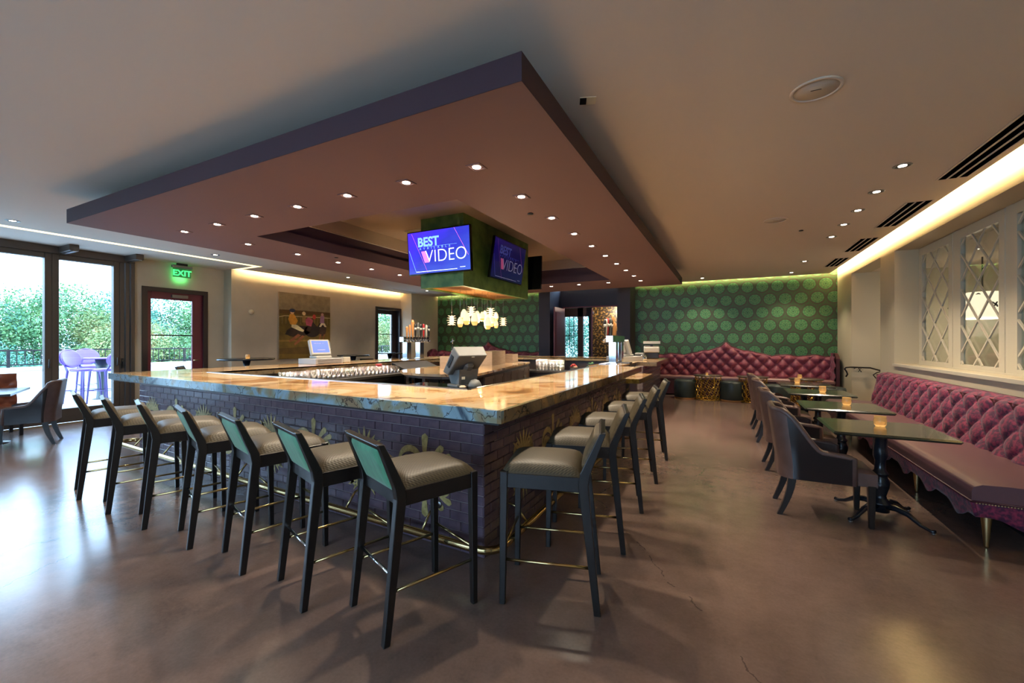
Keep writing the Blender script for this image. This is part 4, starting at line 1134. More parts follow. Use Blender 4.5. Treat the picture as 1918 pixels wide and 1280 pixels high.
# ------------------------------------------------------------------ dining chairs (face local +Y)
def make_dining():
    t = thing('dining_chair', 'x', 'chair')
    hw, dp = .25, .25
    # U shaped path: left arm front -> round back -> right arm front
    def path(s):
        # s 0..1
        ly = .38; R_ = .10; L1 = ly; arc = PI / 2 * R_; L2 = 2 * (hw - R_)
        tot = 2 * L1 + 2 * arc + L2; q = s * tot
        yf = .12; yb = -.235
        if q < L1: return (-hw, yf - q), (-1, 0)
        q -= L1
        if q < arc: a = q / R_; return (-hw + R_ - R_ * math.cos(a), yb - R_ * math.sin(a) + 0), (-math.cos(a), -math.sin(a))
        q -= arc
        if q < L2: return (-hw + R_ + q, yb - R_), (0, -1)
        q -= L2
        if q < arc: a = q / R_; return (hw - R_ + R_ * math.sin(a), yb - R_ * math.cos(a)), (math.sin(a), -math.cos(a))
        q -= arc
        return (hw, yb + q), (1, 0)
    def topz(s):
        d = min(s, 1 - s) * 2       # 0 at arm front, 1 at centre of back
        if d < .28: return .545 + .02 * d / .28
        e = min(1, (d - .28) / .36); e = e * e * (3 - 2 * e)
        return .565 + .325 * e + .018 * math.sin(PI * min(1, max(0, (d - .6) / .4)) / 2)
    def skin(off):
        def fn(u, v):
            (x, y), (nx, ny) = path(u); z = .33 + (topz(u) - .33) * v
            d = min(u, 1 - u) * 2
            lean = .07 * max(0, z - .45) / .5 * min(1, max(0, (d - .2) / .5)) 
            flare = .02 * max(0, z - .45) / .5
            tp = 1 - .13 * max(0, (z - .58) / .33) * min(1, max(0, (d - .3) / .4))
            return ((x + nx * off) * tp, y + ny * off - lean, z)
        return fn
    NU = 48
    so_, si = skin(.022), skin(-.022)
    def sub(a, b_): return lambda u, v, f=None: None
    # outer: leather over the back, dark wood on the arm sides
    def part(fn, u0, u1, nm, m, th):
        o = MB().grid(lambda u, v: fn(u0 + (u1 - u0) * u, v), int(round(NU * (u1 - u0))), 10).build(nm, m, t); return o
    part(so_, 0.0, 14 / 48, 'arm_panel', 'espresso_gloss', 0); part(so_, 34 / 48, 1.0, 'arm_panel', 'espresso_gloss', 0)
    part(so_, 14 / 48, 34 / 48, 'outer_back', 'taupe_leather', 0)
    part(si, 0, 1, 'inner_back', 'taupe_leather', 0)
    pts = [((Vector(so_(i / NU, 1)) + Vector(si(i / NU, 1))) / 2) for i in range(NU + 1)]
    fr0 = (Vector(so_(0, 0)) + Vector(si(0, 0))) / 2; fr1 = (Vector(so_(1, 0)) + Vector(si(1, 0))) / 2
    MB().tube([fr0] + pts + [fr1], .026, 8).build('piped_edge', 'taupe_leather', t)
    def cu(u, v):
        x = (u - .5) * 2 * (hw - .015); y = -.30 + v * .60
        e = max(0, (1 - abs(2*u-1)**8) * (1 - abs(2*v-1)**8)) ** .4
        return (x, y, .43 + .035 * e)
    b = MB().grid(cu, 14, 14); b.box(-hw + .015, hw - .015, -.3, .30, .33, .432)
    b.build('seat', 'taupe_leather', t)
    for s in (-1, 1):
        o = sq(MB(), [(s * .215, .265, 0), (s * .215, .265, .34)], [.017, .026], [.017, .026]).build('front_leg', 'espresso', t); bevel(o, .003, 1)
        P = []
        for i in range(9):
            q = i / 8; P.append((s * .2, -.35 + .09 * math.sin(q * PI / 2) ** 1.0 , .345 * q))
        o = sq(MB(), P, [.016 + .01 * i / 8 for i in range(9)], [.018 + .012 * i / 8 for i in range(9)]).build('rear_leg', 'espresso', t)
    return t
M['espresso_gloss'] = mat('espresso_gloss_panel', srgb(34, 30, 32), 0.16)
dc = make_dining()
dcs = [(.76, 4.47, 'dining_chair', 'taupe leather dining chair with curved arms, nearest camera at the banquette tables'), (.76, 5.84, '', 'taupe leather dining chair at second table from camera'),
       (.76, 7.33, '', 'taupe leather dining chair at third table from camera'), (.74, 8.4, '', 'taupe leather dining chair at farthest square table')]
for i, (x, y, n_, lb) in enumerate(dcs):
    if i == 0: dc.location = (x - .01, y, 0); dc.rotation_euler = (0, 0, -PI / 2); dc['label'] = lb; dc['group'] = 'dining chairs facing the banquette'
    else: dup(dc, lb, (x - .01, y, 0), -PI / 2 + (.02, -.03, .03)[i - 1])
fa = math.atan2(-.89, -.45) - PI / 2
dup(dc, 'taupe leather dining chair by the glass wall at far left, back turned to the bar', (-9.0, 2.19, 0), fa, 'dining chairs by the glass wall')

# ------------------------------------------------------------------ square tables, candles
def make_table():
    t = thing('square_table', 'x', 'table')
    W, D = .385, .365
    MB().bbox(-W, W, -D, D, .722, .75, .012).build('tabletop', 'green_wood', t)
    MB().lathe([(.0, .045), (.062, .045), (.062, .10), (.085, .115), (.085, .125), (.045, .15), (.04, .18), (.06, .25), (.064, .29), (.05, .33), (.046, .345), (.058, .36), (.058, .37), (.04, .39), (.036, .47), (.05, .51), (.05, .56), (.046, .70), (.11, .712), (.11, .722), (0, .722)], n=22).build('pedestal', 'table_black', t)
    for k in range(4):
        a = PI / 4 + k * PI / 2; c_, s_ = math.cos(a), math.sin(a)
        P = [(.05, .10), (.12, .105), (.20, .085), (.28, .035), (.34, .018), (.37, .022)]
        MB().tube([(r * c_, r * s_, z) for r, z in P], [.028, .026, .021, .015, .013, .015], 8).build('foot', 'table_black', t)
        MB().lathe([(0, 0), (.014, 0), (.014, .01), (0, .01)], (.36 * c_, .36 * s_), 8).build('glide', 'steel', t)
    return t
def candle(x, y, z, lb, s=1.0):
    t = thing('votive_candle', lb, 'candle', (x, y, z), 0, 'votive candles on the tables')
    MB().lathe([(0, 0), (.032, 0), (.043, .02), (.046, .05), (.04, .075), (.043, .088), (.040, .088), (.037, .075), (.042, .05), (.038, .02), (0, .012)], n=20).build('glass_cup', 'votive', t)
    MB().lathe([(0, .013), (.034, .013), (.036, .038), (0, .038)], n=14).build('wax', 'candle', t)
    t.scale = (s, s, s)
    return t
gm, gnt, gb_ = new_mat('votive_glass'); gb_.inputs['Base Color'].default_value = srgb(196, 156, 92); gb_.inputs['Roughness'].default_value = .15
gb_.inputs['Transmission Weight'].default_value = .45; gb_.inputs['Emission Color'].default_value = (1, .6, .22, 1); gb_.inputs['Emission Strength'].default_value = .08
M['votive'] = gm
tb = make_table()
tbs = [(1.155, 4.60, 'square dark green-black pedestal table nearest the camera'), (1.15, 5.95, 'square dark pedestal table, second from camera'), (1.17, 7.45, 'square dark pedestal table, third from camera'), (1.18, 8.75, 'square dark pedestal table, farthest by handrail')]
for i, (x, y, lb) in enumerate(tbs):
    if i == 0: tb.location = (x, y, 0); tb['label'] = lb; tb['group'] = 'square tables along the banquette'
    else: dup(tb, lb, (x, y, 0))
for x, y, lb in ((1.17, 4.66, 'amber votive candle on the nearest square table'), (1.22, 6.05, 'amber votive candle on the second square table'), (1.22, 7.42, 'amber votive candle on the third square table'), (1.1, 8.9, 'amber votive candle on the farthest square table')):
    candle(x, y, .75, lb)

# ------------------------------------------------------------------ tufting
def tuft(x, z, a=.15, b=.15, depth=.05):
    u = x / (2 * a) + z / (2 * b); v = x / (2 * a) - z / (2 * b)
    return depth * (abs(math.sin(PI * u)) * abs(math.sin(PI * v))) ** .5
# right banquette along the lattice wall (runs along Y, seat faces -X)
bq = thing('banquette', 'long burgundy frond velvet banquette with mauve seat under the lattice windows', 'banquette', (0, 0, 0))
Y0, Y1 = 4.2, 9.28
def backf(u, v):
    y = Y0 + (Y1 - Y0) * u; zz = v
    # profile v 0..1 : up the front then rolled over the top
    z = .44 + .44 * min(1, v / .72); roll = max(0, (v - .72) / .28)
    x = 2.20 + .09 * (z - .44) / .44
    a = roll * PI / 2; x += .13 * (1 - math.cos(a)); z += .075 * math.sin(a)
    e = min(1, u * 30, (1 - u) * 30)
    tf_ = tuft(y, .44 + .56 * v, .15, .14, .052) * min(1, (1 - roll) * 3) * e
    return (x - tf_ * math.cos(a), y, z + tf_ * math.sin(a) * .6)
MB().grid(backf, 300, 46).build('tufted_back', 'burgundy_pat', bq)
MB().box(2.28, 2.43, Y0 + .01, Y1 - .01, .15, .925).build('back_frame', 'burg_dark', bq)
MB().tube([(2.425, Y0, .952), (2.425, Y1, .952)], .010, 8).build('top_piping', 'burg_dark', bq)
bt = MB()
nb = 0
for j in range(5):
    for i in range(45):
        y = (i + (j % 2) * .5) * .26; z = j * .12
    pass
def seatf(u, v):
    y = Y0 + (Y1 - Y0) * u
    P = [(2.3, .45), (1.75, .46), (1.62, .455), (1.575, .435), (1.565, .40), (1.565, .335)]
    k = v * (len(P) - 1); i = min(int(k), len(P) - 2); f = k - i
    return (P[i][0] + (P[i+1][0] - P[i][0]) * f, y, P[i][1] + (P[i+1][1] - P[i][1]) * f)
b = MB().grid(seatf, 20, 20)
b.box(1.57, 2.3, Y0 + .02, Y1 - .02, .333, .40)
V = [seatf(0, k / 20) for k in range(21)] + [(2.3, Y0, .335)]; b.add(V, [tuple(range(22))]); V = [seatf(1, k / 20) for k in range(21)] + [(2.3, Y1, .335)]; b.add(V, [tuple(range(22))])
b.build('seat_cushion', 'seat_mauve', bq)
MB().tube([(1.56, Y1, .333), (1.56, Y0 - .005, .333), (2.3, Y0 - .005, .333)], .008, 8).build('seat_piping', 'burg_dark', bq)
def scal(s): return .20 + .035 * math.cos(s / .55 * 2 * PI) - .012 * math.cos(s / .55 * 4 * PI)
def skirt(u, v):
    y = Y0 + (Y1 - Y0) * u; zb = scal(y - Y0); z = .33 + (zb - .33) * v
    return (1.575 + .02 * v, y, z)
o = MB().grid(skirt, 160, 4).build('scalloped_skirt', 'burgundy_pat', bq); solid(o, .018)
def skirt2(u, v):
    x = 1.585 + .72 * u; zb = scal(.72 * u); z = .33 + (zb - .33) * v
    return (x, Y0 + .01, z)
o = MB().grid(skirt2, 30, 4).build('scalloped_skirt', 'burgundy_pat', bq); solid(o, .018)
nm_ = MB().lathe([(0, .004), (.005, .003), (.006, 0)], n=8).xf(Matrix.Rotation(PI / 2, 4, 'X')).mesh('nailhead'); nm_.materials.append(M['champagne'])
for i in range(44):
    o = bpy.data.objects.new('nailhead', nm_); COL.objects.link(o); o.parent = bq; o.location = (1.59 + i * .016, Y0 - .003, .322)
for y in (Y0 + .05, Y0 + 1.3, Y0 + 2.55, Y0 + 3.8, Y1 - .05):
    MB().lathe([(.013, 0), (.014, .01), (.032, .24), (.032, .30), (0, .30)], (1.66, y), 14).build('leg', 'champagne', bq)
MB().box(1.62, 2.3, Y0 + .06, Y1 - .04, .24, .335).build('seat_base', 'burg_dark', bq)
MB().box(2.0, 2.3, Y0 + .1, Y1 - .1, 0, .24).build('plinth', 'black', bq)

# far banquettes
def ztop(x, c):
    d = abs(x - c)
    z = 1.10
    if d < 1.05:
        q = d / 1.05; z += .26 * (1 - q) ** 1.25 * (1 + .12 * math.cos(q * 9))
    else: z += .022 * math.cos((d - 1.05) * 2 * PI / .62 + PI) 
    z += .014 * abs(math.sin((x - c) * PI / .29 + PI / 2))
    if d < .10: z += .05 * (1 - d / .10)
    return z
def far_bq(x0, x1, c, lb, wing_x, wing_dir):
    t = thing('banquette', lb, 'banquette', (0, 0, 0), 0, 'peaked banquettes on the green wall')
    yb = 12.94
    def f(u, v):
        x = x0 + (x1 - x0) * u; z = .52 + (ztop(x, c) - .52) * v
        e = min(1, (1 - v) * 9) ** .5
        return (x, 12.86 - tuft(x - c, z - .58, .145, .15, .10) * e + .05 * v, z)
    MB().grid(f, int((x1 - x0) / .022), 40).build('tufted_back', 'burgundy', t)
    pts = [(x0 + (x1 - x0) * i / 120, 12.93, ztop(x0 + (x1 - x0) * i / 120, c) + .004) for i in range(121)]
    MB().tube(pts, .022, 8).build('top_piping', 'burg_dark', t)
    def g(u, v):
        x = x0 + (x1 - x0) * u; return (x, 12.95 + .06 * 0, .4 + (ztop(x, c) - .4) * v)
    o = MB().grid(g, 120, 1).build('back_board', 'burg_dark', t); solid(o, .05)
    MB().bbox(x0, x1, 12.40, 12.92, .45, .535, .02).build('seat_cushion', 'seat_pink', t)
    MB().box(x0 + .01, x1 - .01, 12.45, 12.92, .03, .45).build('base', 'burg_dark', t)
    w = MB()
    def wf(u, v):
        y = 12.38 + .55 * u; z = .3 + (1.02 + .18 * math.sin(PI * (u * .8 + .1)) - .3) * v
        return (wing_x + wing_dir * tuft(y, z, .12, .13, .05), y, z)
    MB().grid(wf, 24, 24).build('tufted_wing', 'burgundy', t)
    wb = [(wing_x - wing_dir * .015, 12.38 + .55 * i / 12, 0) for i in range(13)]
    poly = [(12.38, .1)] + [(12.38 + .55 * i / 12, 1.02 + .18 * math.sin(PI * (i / 12 * .8 + .1))) for i in range(13)] + [(12.93, .1)]
    xx0, xx1 = wing_x - wing_dir * .07, wing_x
    n_ = len(poly)
    MB().add([(xx0, p[0], p[1]) for p in poly] + [(xx1, p[0], p[1]) for p in poly], [tuple(range(n_)), tuple(range(n_, 2*n_))[::-1]] + [(i, (i+1) % n_, n_ + (i+1) % n_, n_ + i) for i in range(n_)]).build('wing_board', 'burg_dark', t)
    return t
far_bq(-2.42, 2.30, -.03, 'burgundy tufted banquette with central peak on the right green wall', 2.30, -1)
far_bq(-9.78, -5.38, -7.54, 'burgundy tufted banquette with central peak on green wall left of portal', -9.76, 1)

# ottomans and round lattice tables
def make_otto():
    t = thing('ottoman', 'x', 'ottoman')
    MB().lathe([(0, .035), (.26, .035), (.275, .05), (.275, .44), (.262, .475), (.22, .49), (0, .495)], n=36).build('upholstery', 'otto', t)
    MB().lathe([(0, 0), (.262, 0), (.262, .035), (0, .035)], n=36).build('base_ring', 'tap_wood', t)
    return t
ot = make_otto()
for i, (x, y, lb) in enumerate(((-.98, 11.92, 'dark teal cylinder ottoman left of the gold lattice tables'), (.10, 11.88, 'dark teal cylinder ottoman between the two gold lattice tables'), (1.0, 11.35, 'dark teal cylinder ottoman behind the dining chairs'), (2.0, 11.3, 'dark teal cylinder ottoman by the right wall behind tables'))):
    if i == 0: ot.location = (x, y, 0); ot['label'] = lb; ot['group'] = 'dark ottomans'
    else: dup(ot, lb, (x, y, 0))
def make_lat():
    t = thing('lattice_table', 'x', 'table')
    MB().lathe([(0, .60), (.34, .60), (.345, .612), (.34, .625), (0, .625)], n=40).build('tabletop', mat('grey_wood_top', srgb(84, 72, 64), .3) if 'gtop' not in M else M['gtop'], t)
    r = .30
    for z in (.01, .595): MB().tube([(r * math.cos(a), r * math.sin(a), z) for a in [2 * PI * i / 36 for i in range(36)]], .009, 6, closed=True).build('hoop', 'gold', t)
    NS, NR = 18, 6
    b = MB()
    for row in range(NR):
        z0 = .02 + row * .095; z1 = z0 + .095
        for k in range(NS):
            a0 = 2 * PI * (k + (row % 2) * .5) / NS; da = PI / NS
            for s in (-1, 1):
                P = [(r * math.cos(a0 + s * da * q), r * math.sin(a0 + s * da * q), z0 + (z1 - z0) * w_) for q, w_ in ((0, 0), (.55, .15), (1, .5), (.55 + .45, .85), (1, 1))]
                b.tube(P, .0062, 4, smooth=False)
    b.build('lattice_cage', 'gold', t)
    for k in range(6):
        a = 2 * PI * k / 6; MB().tube([(r * math.cos(a), r * math.sin(a), .01), (r * math.cos(a), r * math.sin(a), .595)], .007, 6).build('upright', 'gold', t)
    MB().lathe([(.24, 0), (.335, 0), (.335, .008), (.24, .008)], n=36).build('floor_ring', 'brass', t)
    return t
M['gtop'] = mat('grey_wood_top', srgb(84, 72, 64), .3)
lt = make_lat()
for i, (x, y, lb) in enumerate(((-.44, 11.9, 'round table on gold wire lattice drum, left of the pair by peak'), (.56, 11.9, 'round table on gold wire lattice drum, behind the dining chair backs'), (1.62, 11.75, 'round table on gold wire lattice drum near the right wall'))):
    if i == 0: lt.location = (x, y, 0); lt['label'] = lb; lt['group'] = 'gold lattice tables'
    else: dup(lt, lb, (x, y, 0))
candle(1.5, 11.75, .625, 'amber votive candle on the right lattice table'); candle(-.46, 11.8, .625, 'small unlit looking votive candle on the left lattice table', .7)

# ------------------------------------------------------------------ lattice windows in the niche
LX = 2.76
def lat_win(n, y0, y1):
    d = struct(MB().box(LX - .02, LX + .03, y0 - .11, y0, 1.12, 2.96).box(LX - .02, LX + .03, y1, y1 + .11, 1.12, 2.96).box(LX - .02, LX + .03, y0, y1, 1.12, 1.18).box(LX - .02, LX + .03, y0, y1, 2.84, 2.96).build('window_%d' % n, 'white_trim'))
    MB().box(LX + .012, LX + .018, y0, y1, 1.18, 2.84).build('pane', 'glass', d)
    # diagonal bars clipped to the opening
    P = .47; Z0, Z1 = 1.18, 2.84
    for s in (-1, 1):
        for k in range(-12, 14):
            c0 = k * P + (.1 if s > 0 else .1)
            # line: z = Z0 + s*(y-y0) + c0
            pts = []
            ya, yb = y0, y1
            za, zb = Z0 + c0 + (0 if s > 0 else 0), Z0 + c0 + s * (y1 - y0)
            # clip
            def clip(ya, za, yb, zb):
                out = []
                t0, t1 = 0.0, 1.0; dz = zb - za
                for lim, sg in ((Z0, 1), (Z1, -1)):
                    a_ = sg * (za - lim); b_ = sg * (zb - lim)
                    if a_ < 0 and b_ < 0: return None
                    if a_ < 0: t0 = max(t0, a_ / (a_ - b_))
                    if b_ < 0: t1 = min(t1, a_ / (a_ - b_))
                if t0 >= t1: return None
                return (ya + (yb - ya) * t0, za + dz * t0, ya + (yb - ya) * t1, za + dz * t1)
            r = clip(ya, za, yb, zb)
            if not r or math.hypot(r[2] - r[0], r[3] - r[1]) < .05: continue
            a = Vector((0, r[0], r[1])); b_ = Vector((0, r[2], r[3])); dd = (b_ - a).normalized(); nn = Vector((0, -dd.z, dd.y)) * .0105
            xo = LX - .014 - (.004 if s > 0 else 0)
            V = []
            for xx in (xo, xo + .016):
                for q in (a - nn, b_ - nn, b_ + nn, a + nn): V.append((xx, q.y, q.z))
            MB().add(V, [(0,1,2,3), (7,6,5,4), (0,4,5,1), (1,5,6,2), (2,6,7,3), (3,7,4,0)]).build('lattice_bar', 'white_trim', d)
for i, (a, b_) in enumerate(((7.98, 8.88), (6.76, 7.64), (5.52, 6.42), (4.28, 5.18))): lat_win(10 + i, a, b_)
struct(MB().box(LX - .03, LX + .04, 3.9, 9.03, 1.11, 1.13).box(LX - .01, LX + .04, 3.9, 4.17, 1.12, 2.97).box(LX - .01, LX + .04, 5.29, 5.41, 1.12, 2.97).box(LX - .01, LX + .04, 6.53, 6.65, 1.12, 2.97).box(LX - .01, LX + .04, 7.75, 7.87, 1.12, 2.97).box(LX - .01, LX + .04, 8.99, 9.03, 1.12, 2.97).build('trim_5', 'white_trim'))
# drum lamp in the next room
dl = thing('drum_lamp', 'large white glowing drum lamp with criss-cross bands seen through the lattice', 'lamp', (4.05, 10.5, 0))
MB().lathe([(.26, 1.88), (.36, 1.93), (.42, 2.08), (.36, 2.28), (.2, 2.36), (0, 2.37)], n=30).build('shade', emis('drum_shade_glow', (1, .82, .58, 1), .8), dl)
for k in range(6):
    a = k * PI / 3
    MB().tube([(.28 * math.cos(a), .28 * math.sin(a), 1.89), (.43 * math.cos(a + .5), .43 * math.sin(a + .5), 2.1), (.3 * math.cos(a + 1.05), .3 * math.sin(a + 1.05), 2.32)], .012, 6).build('band', 'iron', dl)
    MB().tube([(.28 * math.cos(a), .28 * math.sin(a), 1.89), (.43 * math.cos(a - .5), .43 * math.sin(a - .5), 2.1), (.3 * math.cos(a - 1.05), .3 * math.sin(a - 1.05), 2.32)], .012, 6).build('band', 'iron', dl)
MB().tube([(0, 0, 2.36), (0, 0, 2.99)], .012, 6).build('rod', 'iron', dl)
l = bpy.data.lights.new('drum_bulb', 'POINT'); l.energy = 40; l.color = WARM; l.shadow_soft_size = .3
o = bpy.data.objects.new('drum_bulb', l); COL.objects.link(o); o.location = (0, 0, 1.85); o.parent = dl

# handrail into the passage
hr = thing('handrail', 'wrought iron handrail with curled ends and leaf ornament by the passage', 'handrail', (0, 0, 0))
yh = 11.62
MB().tube([(2.33, yh, .70), (2.36, yh, .76), (2.34, yh, .82), (2.31, yh, .87), (2.33, yh, .905), (2.40, yh, .915), (2.75, yh, .91), (3.1, yh, .80), (3.4, yh, .70)], .016, 8).build('rail', 'iron', hr)
MB().tube([(2.96, yh, .85), (2.86, yh, .81), (2.80, yh, .76), (2.84, yh, .70), (2.9, yh, .64), (2.9, yh, .57)], .011, 8).build('scroll', 'iron', hr)
for k in range(6):
    a = k * PI / 3; MB().hexa([(2.56, yh - .03, .86), (2.57, yh - .03, .86), (2.57, yh - .02, .86), (2.56, yh - .02, .86)], [(2.56 + .055 * math.cos(a), yh - .03, .86 + .055 * math.sin(a)), (2.58 + .055 * math.cos(a), yh - .03, .87 + .055 * math.sin(a)), (2.58 + .055 * math.cos(a), yh - .02, .87 + .055 * math.sin(a)), (2.56 + .055 * math.cos(a), yh - .02, .86 + .055 * math.sin(a))]).build('leaf', 'iron', hr)
MB().tube([(2.5, yh, .91), (2.5, 11.73, .88)], .01, 6).build('wall_bracket', 'iron', hr)
MB().tube([(3.2, yh, .77), (3.2, 11.73, .74)], .01, 6).build('wall_bracket', 'iron', hr)

l = bpy.data.lights.new('vestibule_fill', 'POINT'); l.energy = 60; l.color = WARM; l.shadow_soft_size = .05  # added point light without a fitting, brightens the dark vestibule
o = bpy.data.objects.new('vestibule_fill', l); COL.objects.link(o); o.location = (-3.6, 14.2, 2.6)
M['door_dark'] = M['door_brown']
# ------------------------------------------------------------------ portal doors and vestibule glass
d = struct(MB().box(-4.86, -4.82, 13.2, 13.3, 0, 2.62).box(-2.98, -2.94, 13.2, 13.3, 0, 2.62).box(-4.82, -2.98, 13.2, 13.3, 2.58, 2.62).build('door_3', 'door_burg'))
lf = thing('door_leaf', 'open burgundy panelled door leaf with closer, left in the navy portal', 'door', (-4.80, 13.18, 0), math.radians(-88), 'burgundy leaves in the navy portal')
def leafm(par):
    MB().bbox(0, .92, -.045, 0, .01, 2.56, .004).build('slab', 'door_burg', par)
    for (z0, z1) in ((.2, 1.02), (1.16, 2.4)):
        for yy in (-.05, .002): MB().bbox(.13, .79, yy, yy + .008, z0, z1, .003).build('raised_panel', 'door_burg', par)
    MB().tube([(.86, -.045, 1.02), (.86, -.1, 1.02), (.77, -.1, 1.02)], .01, 6).build('handle', 'champagne', par)
    MB().box(.2, .5, -.09, -.045, 2.4, 2.47).build('door_closer', 'steel', par)
leafm(lf)
lf2 = thing('door_leaf', 'open burgundy door leaf seen nearly edge on, right in the navy portal', 'door', (-3.95, 13.4, 0), math.radians(106), 'burgundy leaves in the navy portal')
leafm(lf2)
GX = [(-5.54, -5.03), (-4.82, -4.6)]
d = struct(MB().box(-6.2, -5.54, 15.3, 15.4, 0, 2.9).box(-5.03, -4.82, 15.3, 15.4, 0, 2.9).box(-4.6, -4.4, 15.3, 15.4, 0, 2.9).box(-5.54, -4.6, 15.3, 15.4, 2.42, 2.9).box(-5.54, -4.6, 15.3, 15.4, 0, .12).build('door_4', 'door_brown'))
for a, b_ in GX:
    MB().box(a, b_, 15.34, 15.35, .12, 2.42).build('pane', 'glass', d)
    for z in (1.32, 1.69, 2.06): MB().box(a, b_, 15.31, 15.35, z, z + .02).build('glazing_bar', 'black', d)
    for k in (1, 2):
        if b_ - a > .4: x = a + (b_ - a) * k / 3; MB().box(x, x + .02, 15.31, 15.35, 1.32, 2.42).build('glazing_bar', 'black', d)

# ------------------------------------------------------------------ pendant cluster
def pend_flower():
    t = thing('pendant_lamp', 'x', 'pendant lamp')
    b = MB()
    for row in range(5):
        z = -.05 + row * .025; n = 7; L = .085 - .006 * abs(row - 2)
        for k in range(n):
            a = 2 * PI * (k + row * .5) / n; d = Vector((math.cos(a), math.sin(a), .25 * (row - 2) * .8)).normalized(); u = Vector((-math.sin(a), math.cos(a), 0))
            c0 = Vector((0, 0, z)); p = c0 + d * L
            b.add([c0 + d * .02 - u * .02, p - u * .013, p + u * .013, c0 + d * .02 + u * .02, c0 + d * .03 + Vector((0, 0, .012))], [(0, 1, 2, 3), (0, 4, 1), (1, 4, 2), (2, 4, 3)])
    b.build('petals', 'pendant_white', t)
    MB().lathe([(0, -.055), (.03, -.05), (.035, 0), (.028, .06), (0, .07)], n=12).build('core', 'pendant_white', t)
    return t
def pend_egg(big):
    t = thing('pendant_lamp', 'x', 'pendant lamp'); r = .062 if big else .048
    MB().lathe([(0, r * 1.9), (r * .35, r * 1.8), (r * .8, r * 1.0), (r, 0), (r * .93, -r * .55)], n=18).build('shade', 'pendant_white', t)
    MB().lathe([(r * .93, -r * .55), (r * .72, -r * 1.2), (r * .5, -r * 1.5), (0, -r * 1.45)], n=18).build('amber_tip', 'pendant_amber', t)
    return t
pf = pend_flower(); pe = pend_egg(True); ps = pend_egg(False)
def cord(t, z):
    o = MB().tube([(0, 0, .06), (0, 0, 2.345 - z)], .0022, 5).build('cord', 'steel', t)
PD = [(0, 846, 600.5, 5.62), (0, 883, 583.5, 6.7), (0, 919.5, 586, 5.9), (0, 942.5, 603, 6.4), (2, 862, 604.5, 5.7), (1, 869, 592, 6.2), (1, 874, 598, 5.9), (1, 889, 599, 5.75), (1, 894, 595, 6.7), (2, 903, 594, 7.1),
      (2, 908, 591, 7.2), (1, 912, 600, 6.3), (1, 913.5, 607, 5.6), (1, 920, 603, 6.2), (2, 929, 594, 6.9), (2, 929, 608, 5.85)]
lbp = ['spiky white flower pendant at the far left of the cluster', 'spiky white flower pendant highest in the cluster', 'spiky white flower pendant upper right in the cluster', 'spiky white flower pendant at the far right of the cluster',
       'small amber egg pendant hanging lowest at left', 'white egg pendant high on the left', 'amber tipped egg pendant left of centre', 'amber tipped egg pendant at the centre left', 'white egg pendant behind the centre left one',
       'small egg pendant in the middle gap', 'small egg pendant just right of the middle gap', 'white egg pendant right of centre, upper', 'amber tipped egg pendant hanging lowest right of centre', 'white egg pendant right of centre, inner', 'small egg pendant high on the right', 'small amber egg pendant low on the right']
fx, fy = -math.sin(math.radians(27.06)), math.cos(math.radians(27.06)); rx_, ry_ = fy, -fx
usedk = {}
for i, (k, px, py, dpt) in enumerate(PD):
    q = (px - 959) / 789.0; x = -3.85 + ((i * 7) % 5 - 2) * .09; dpt = x / (fx + q * rx_)
    y = dpt * (fy + q * ry_)
    if y < 5.32 or y > 7.34: y = max(5.32, min(7.34, y)); dpt = y / (fy + q * ry_); x = dpt * (fx + q * rx_)
    z = 1.48 + dpt * (640 - py) / 789.0
    src = (pf, pe, ps)[k]
    x = max(-4.15, min(-3.56, x)) 
    if k not in usedk: t = src; usedk[k] = 1; t.location = (x, y, z); t['label'] = lbp[i]
    else:
        t = src.copy(); COL.objects.link(t)
        for ch in src.children:
            if ch.name.startswith('cord'): continue
            c_ = ch.copy(); COL.objects.link(c_); c_.parent = t
        t.location = (x, y, z); t['label'] = lbp[i]
    t['group'] = 'pendant lamps under the green box'; t.rotation_euler = (0, 0, i * .7)
    cord(t, z)
l = bpy.data.lights.new('pendant_glow', 'POINT'); l.energy = 45; l.color = (1, .72, .42); l.shadow_soft_size = .05
o = bpy.data.objects.new('pendant_glow', l); COL.objects.link(o); o.location = (-3.86, 6.25, 1.72)

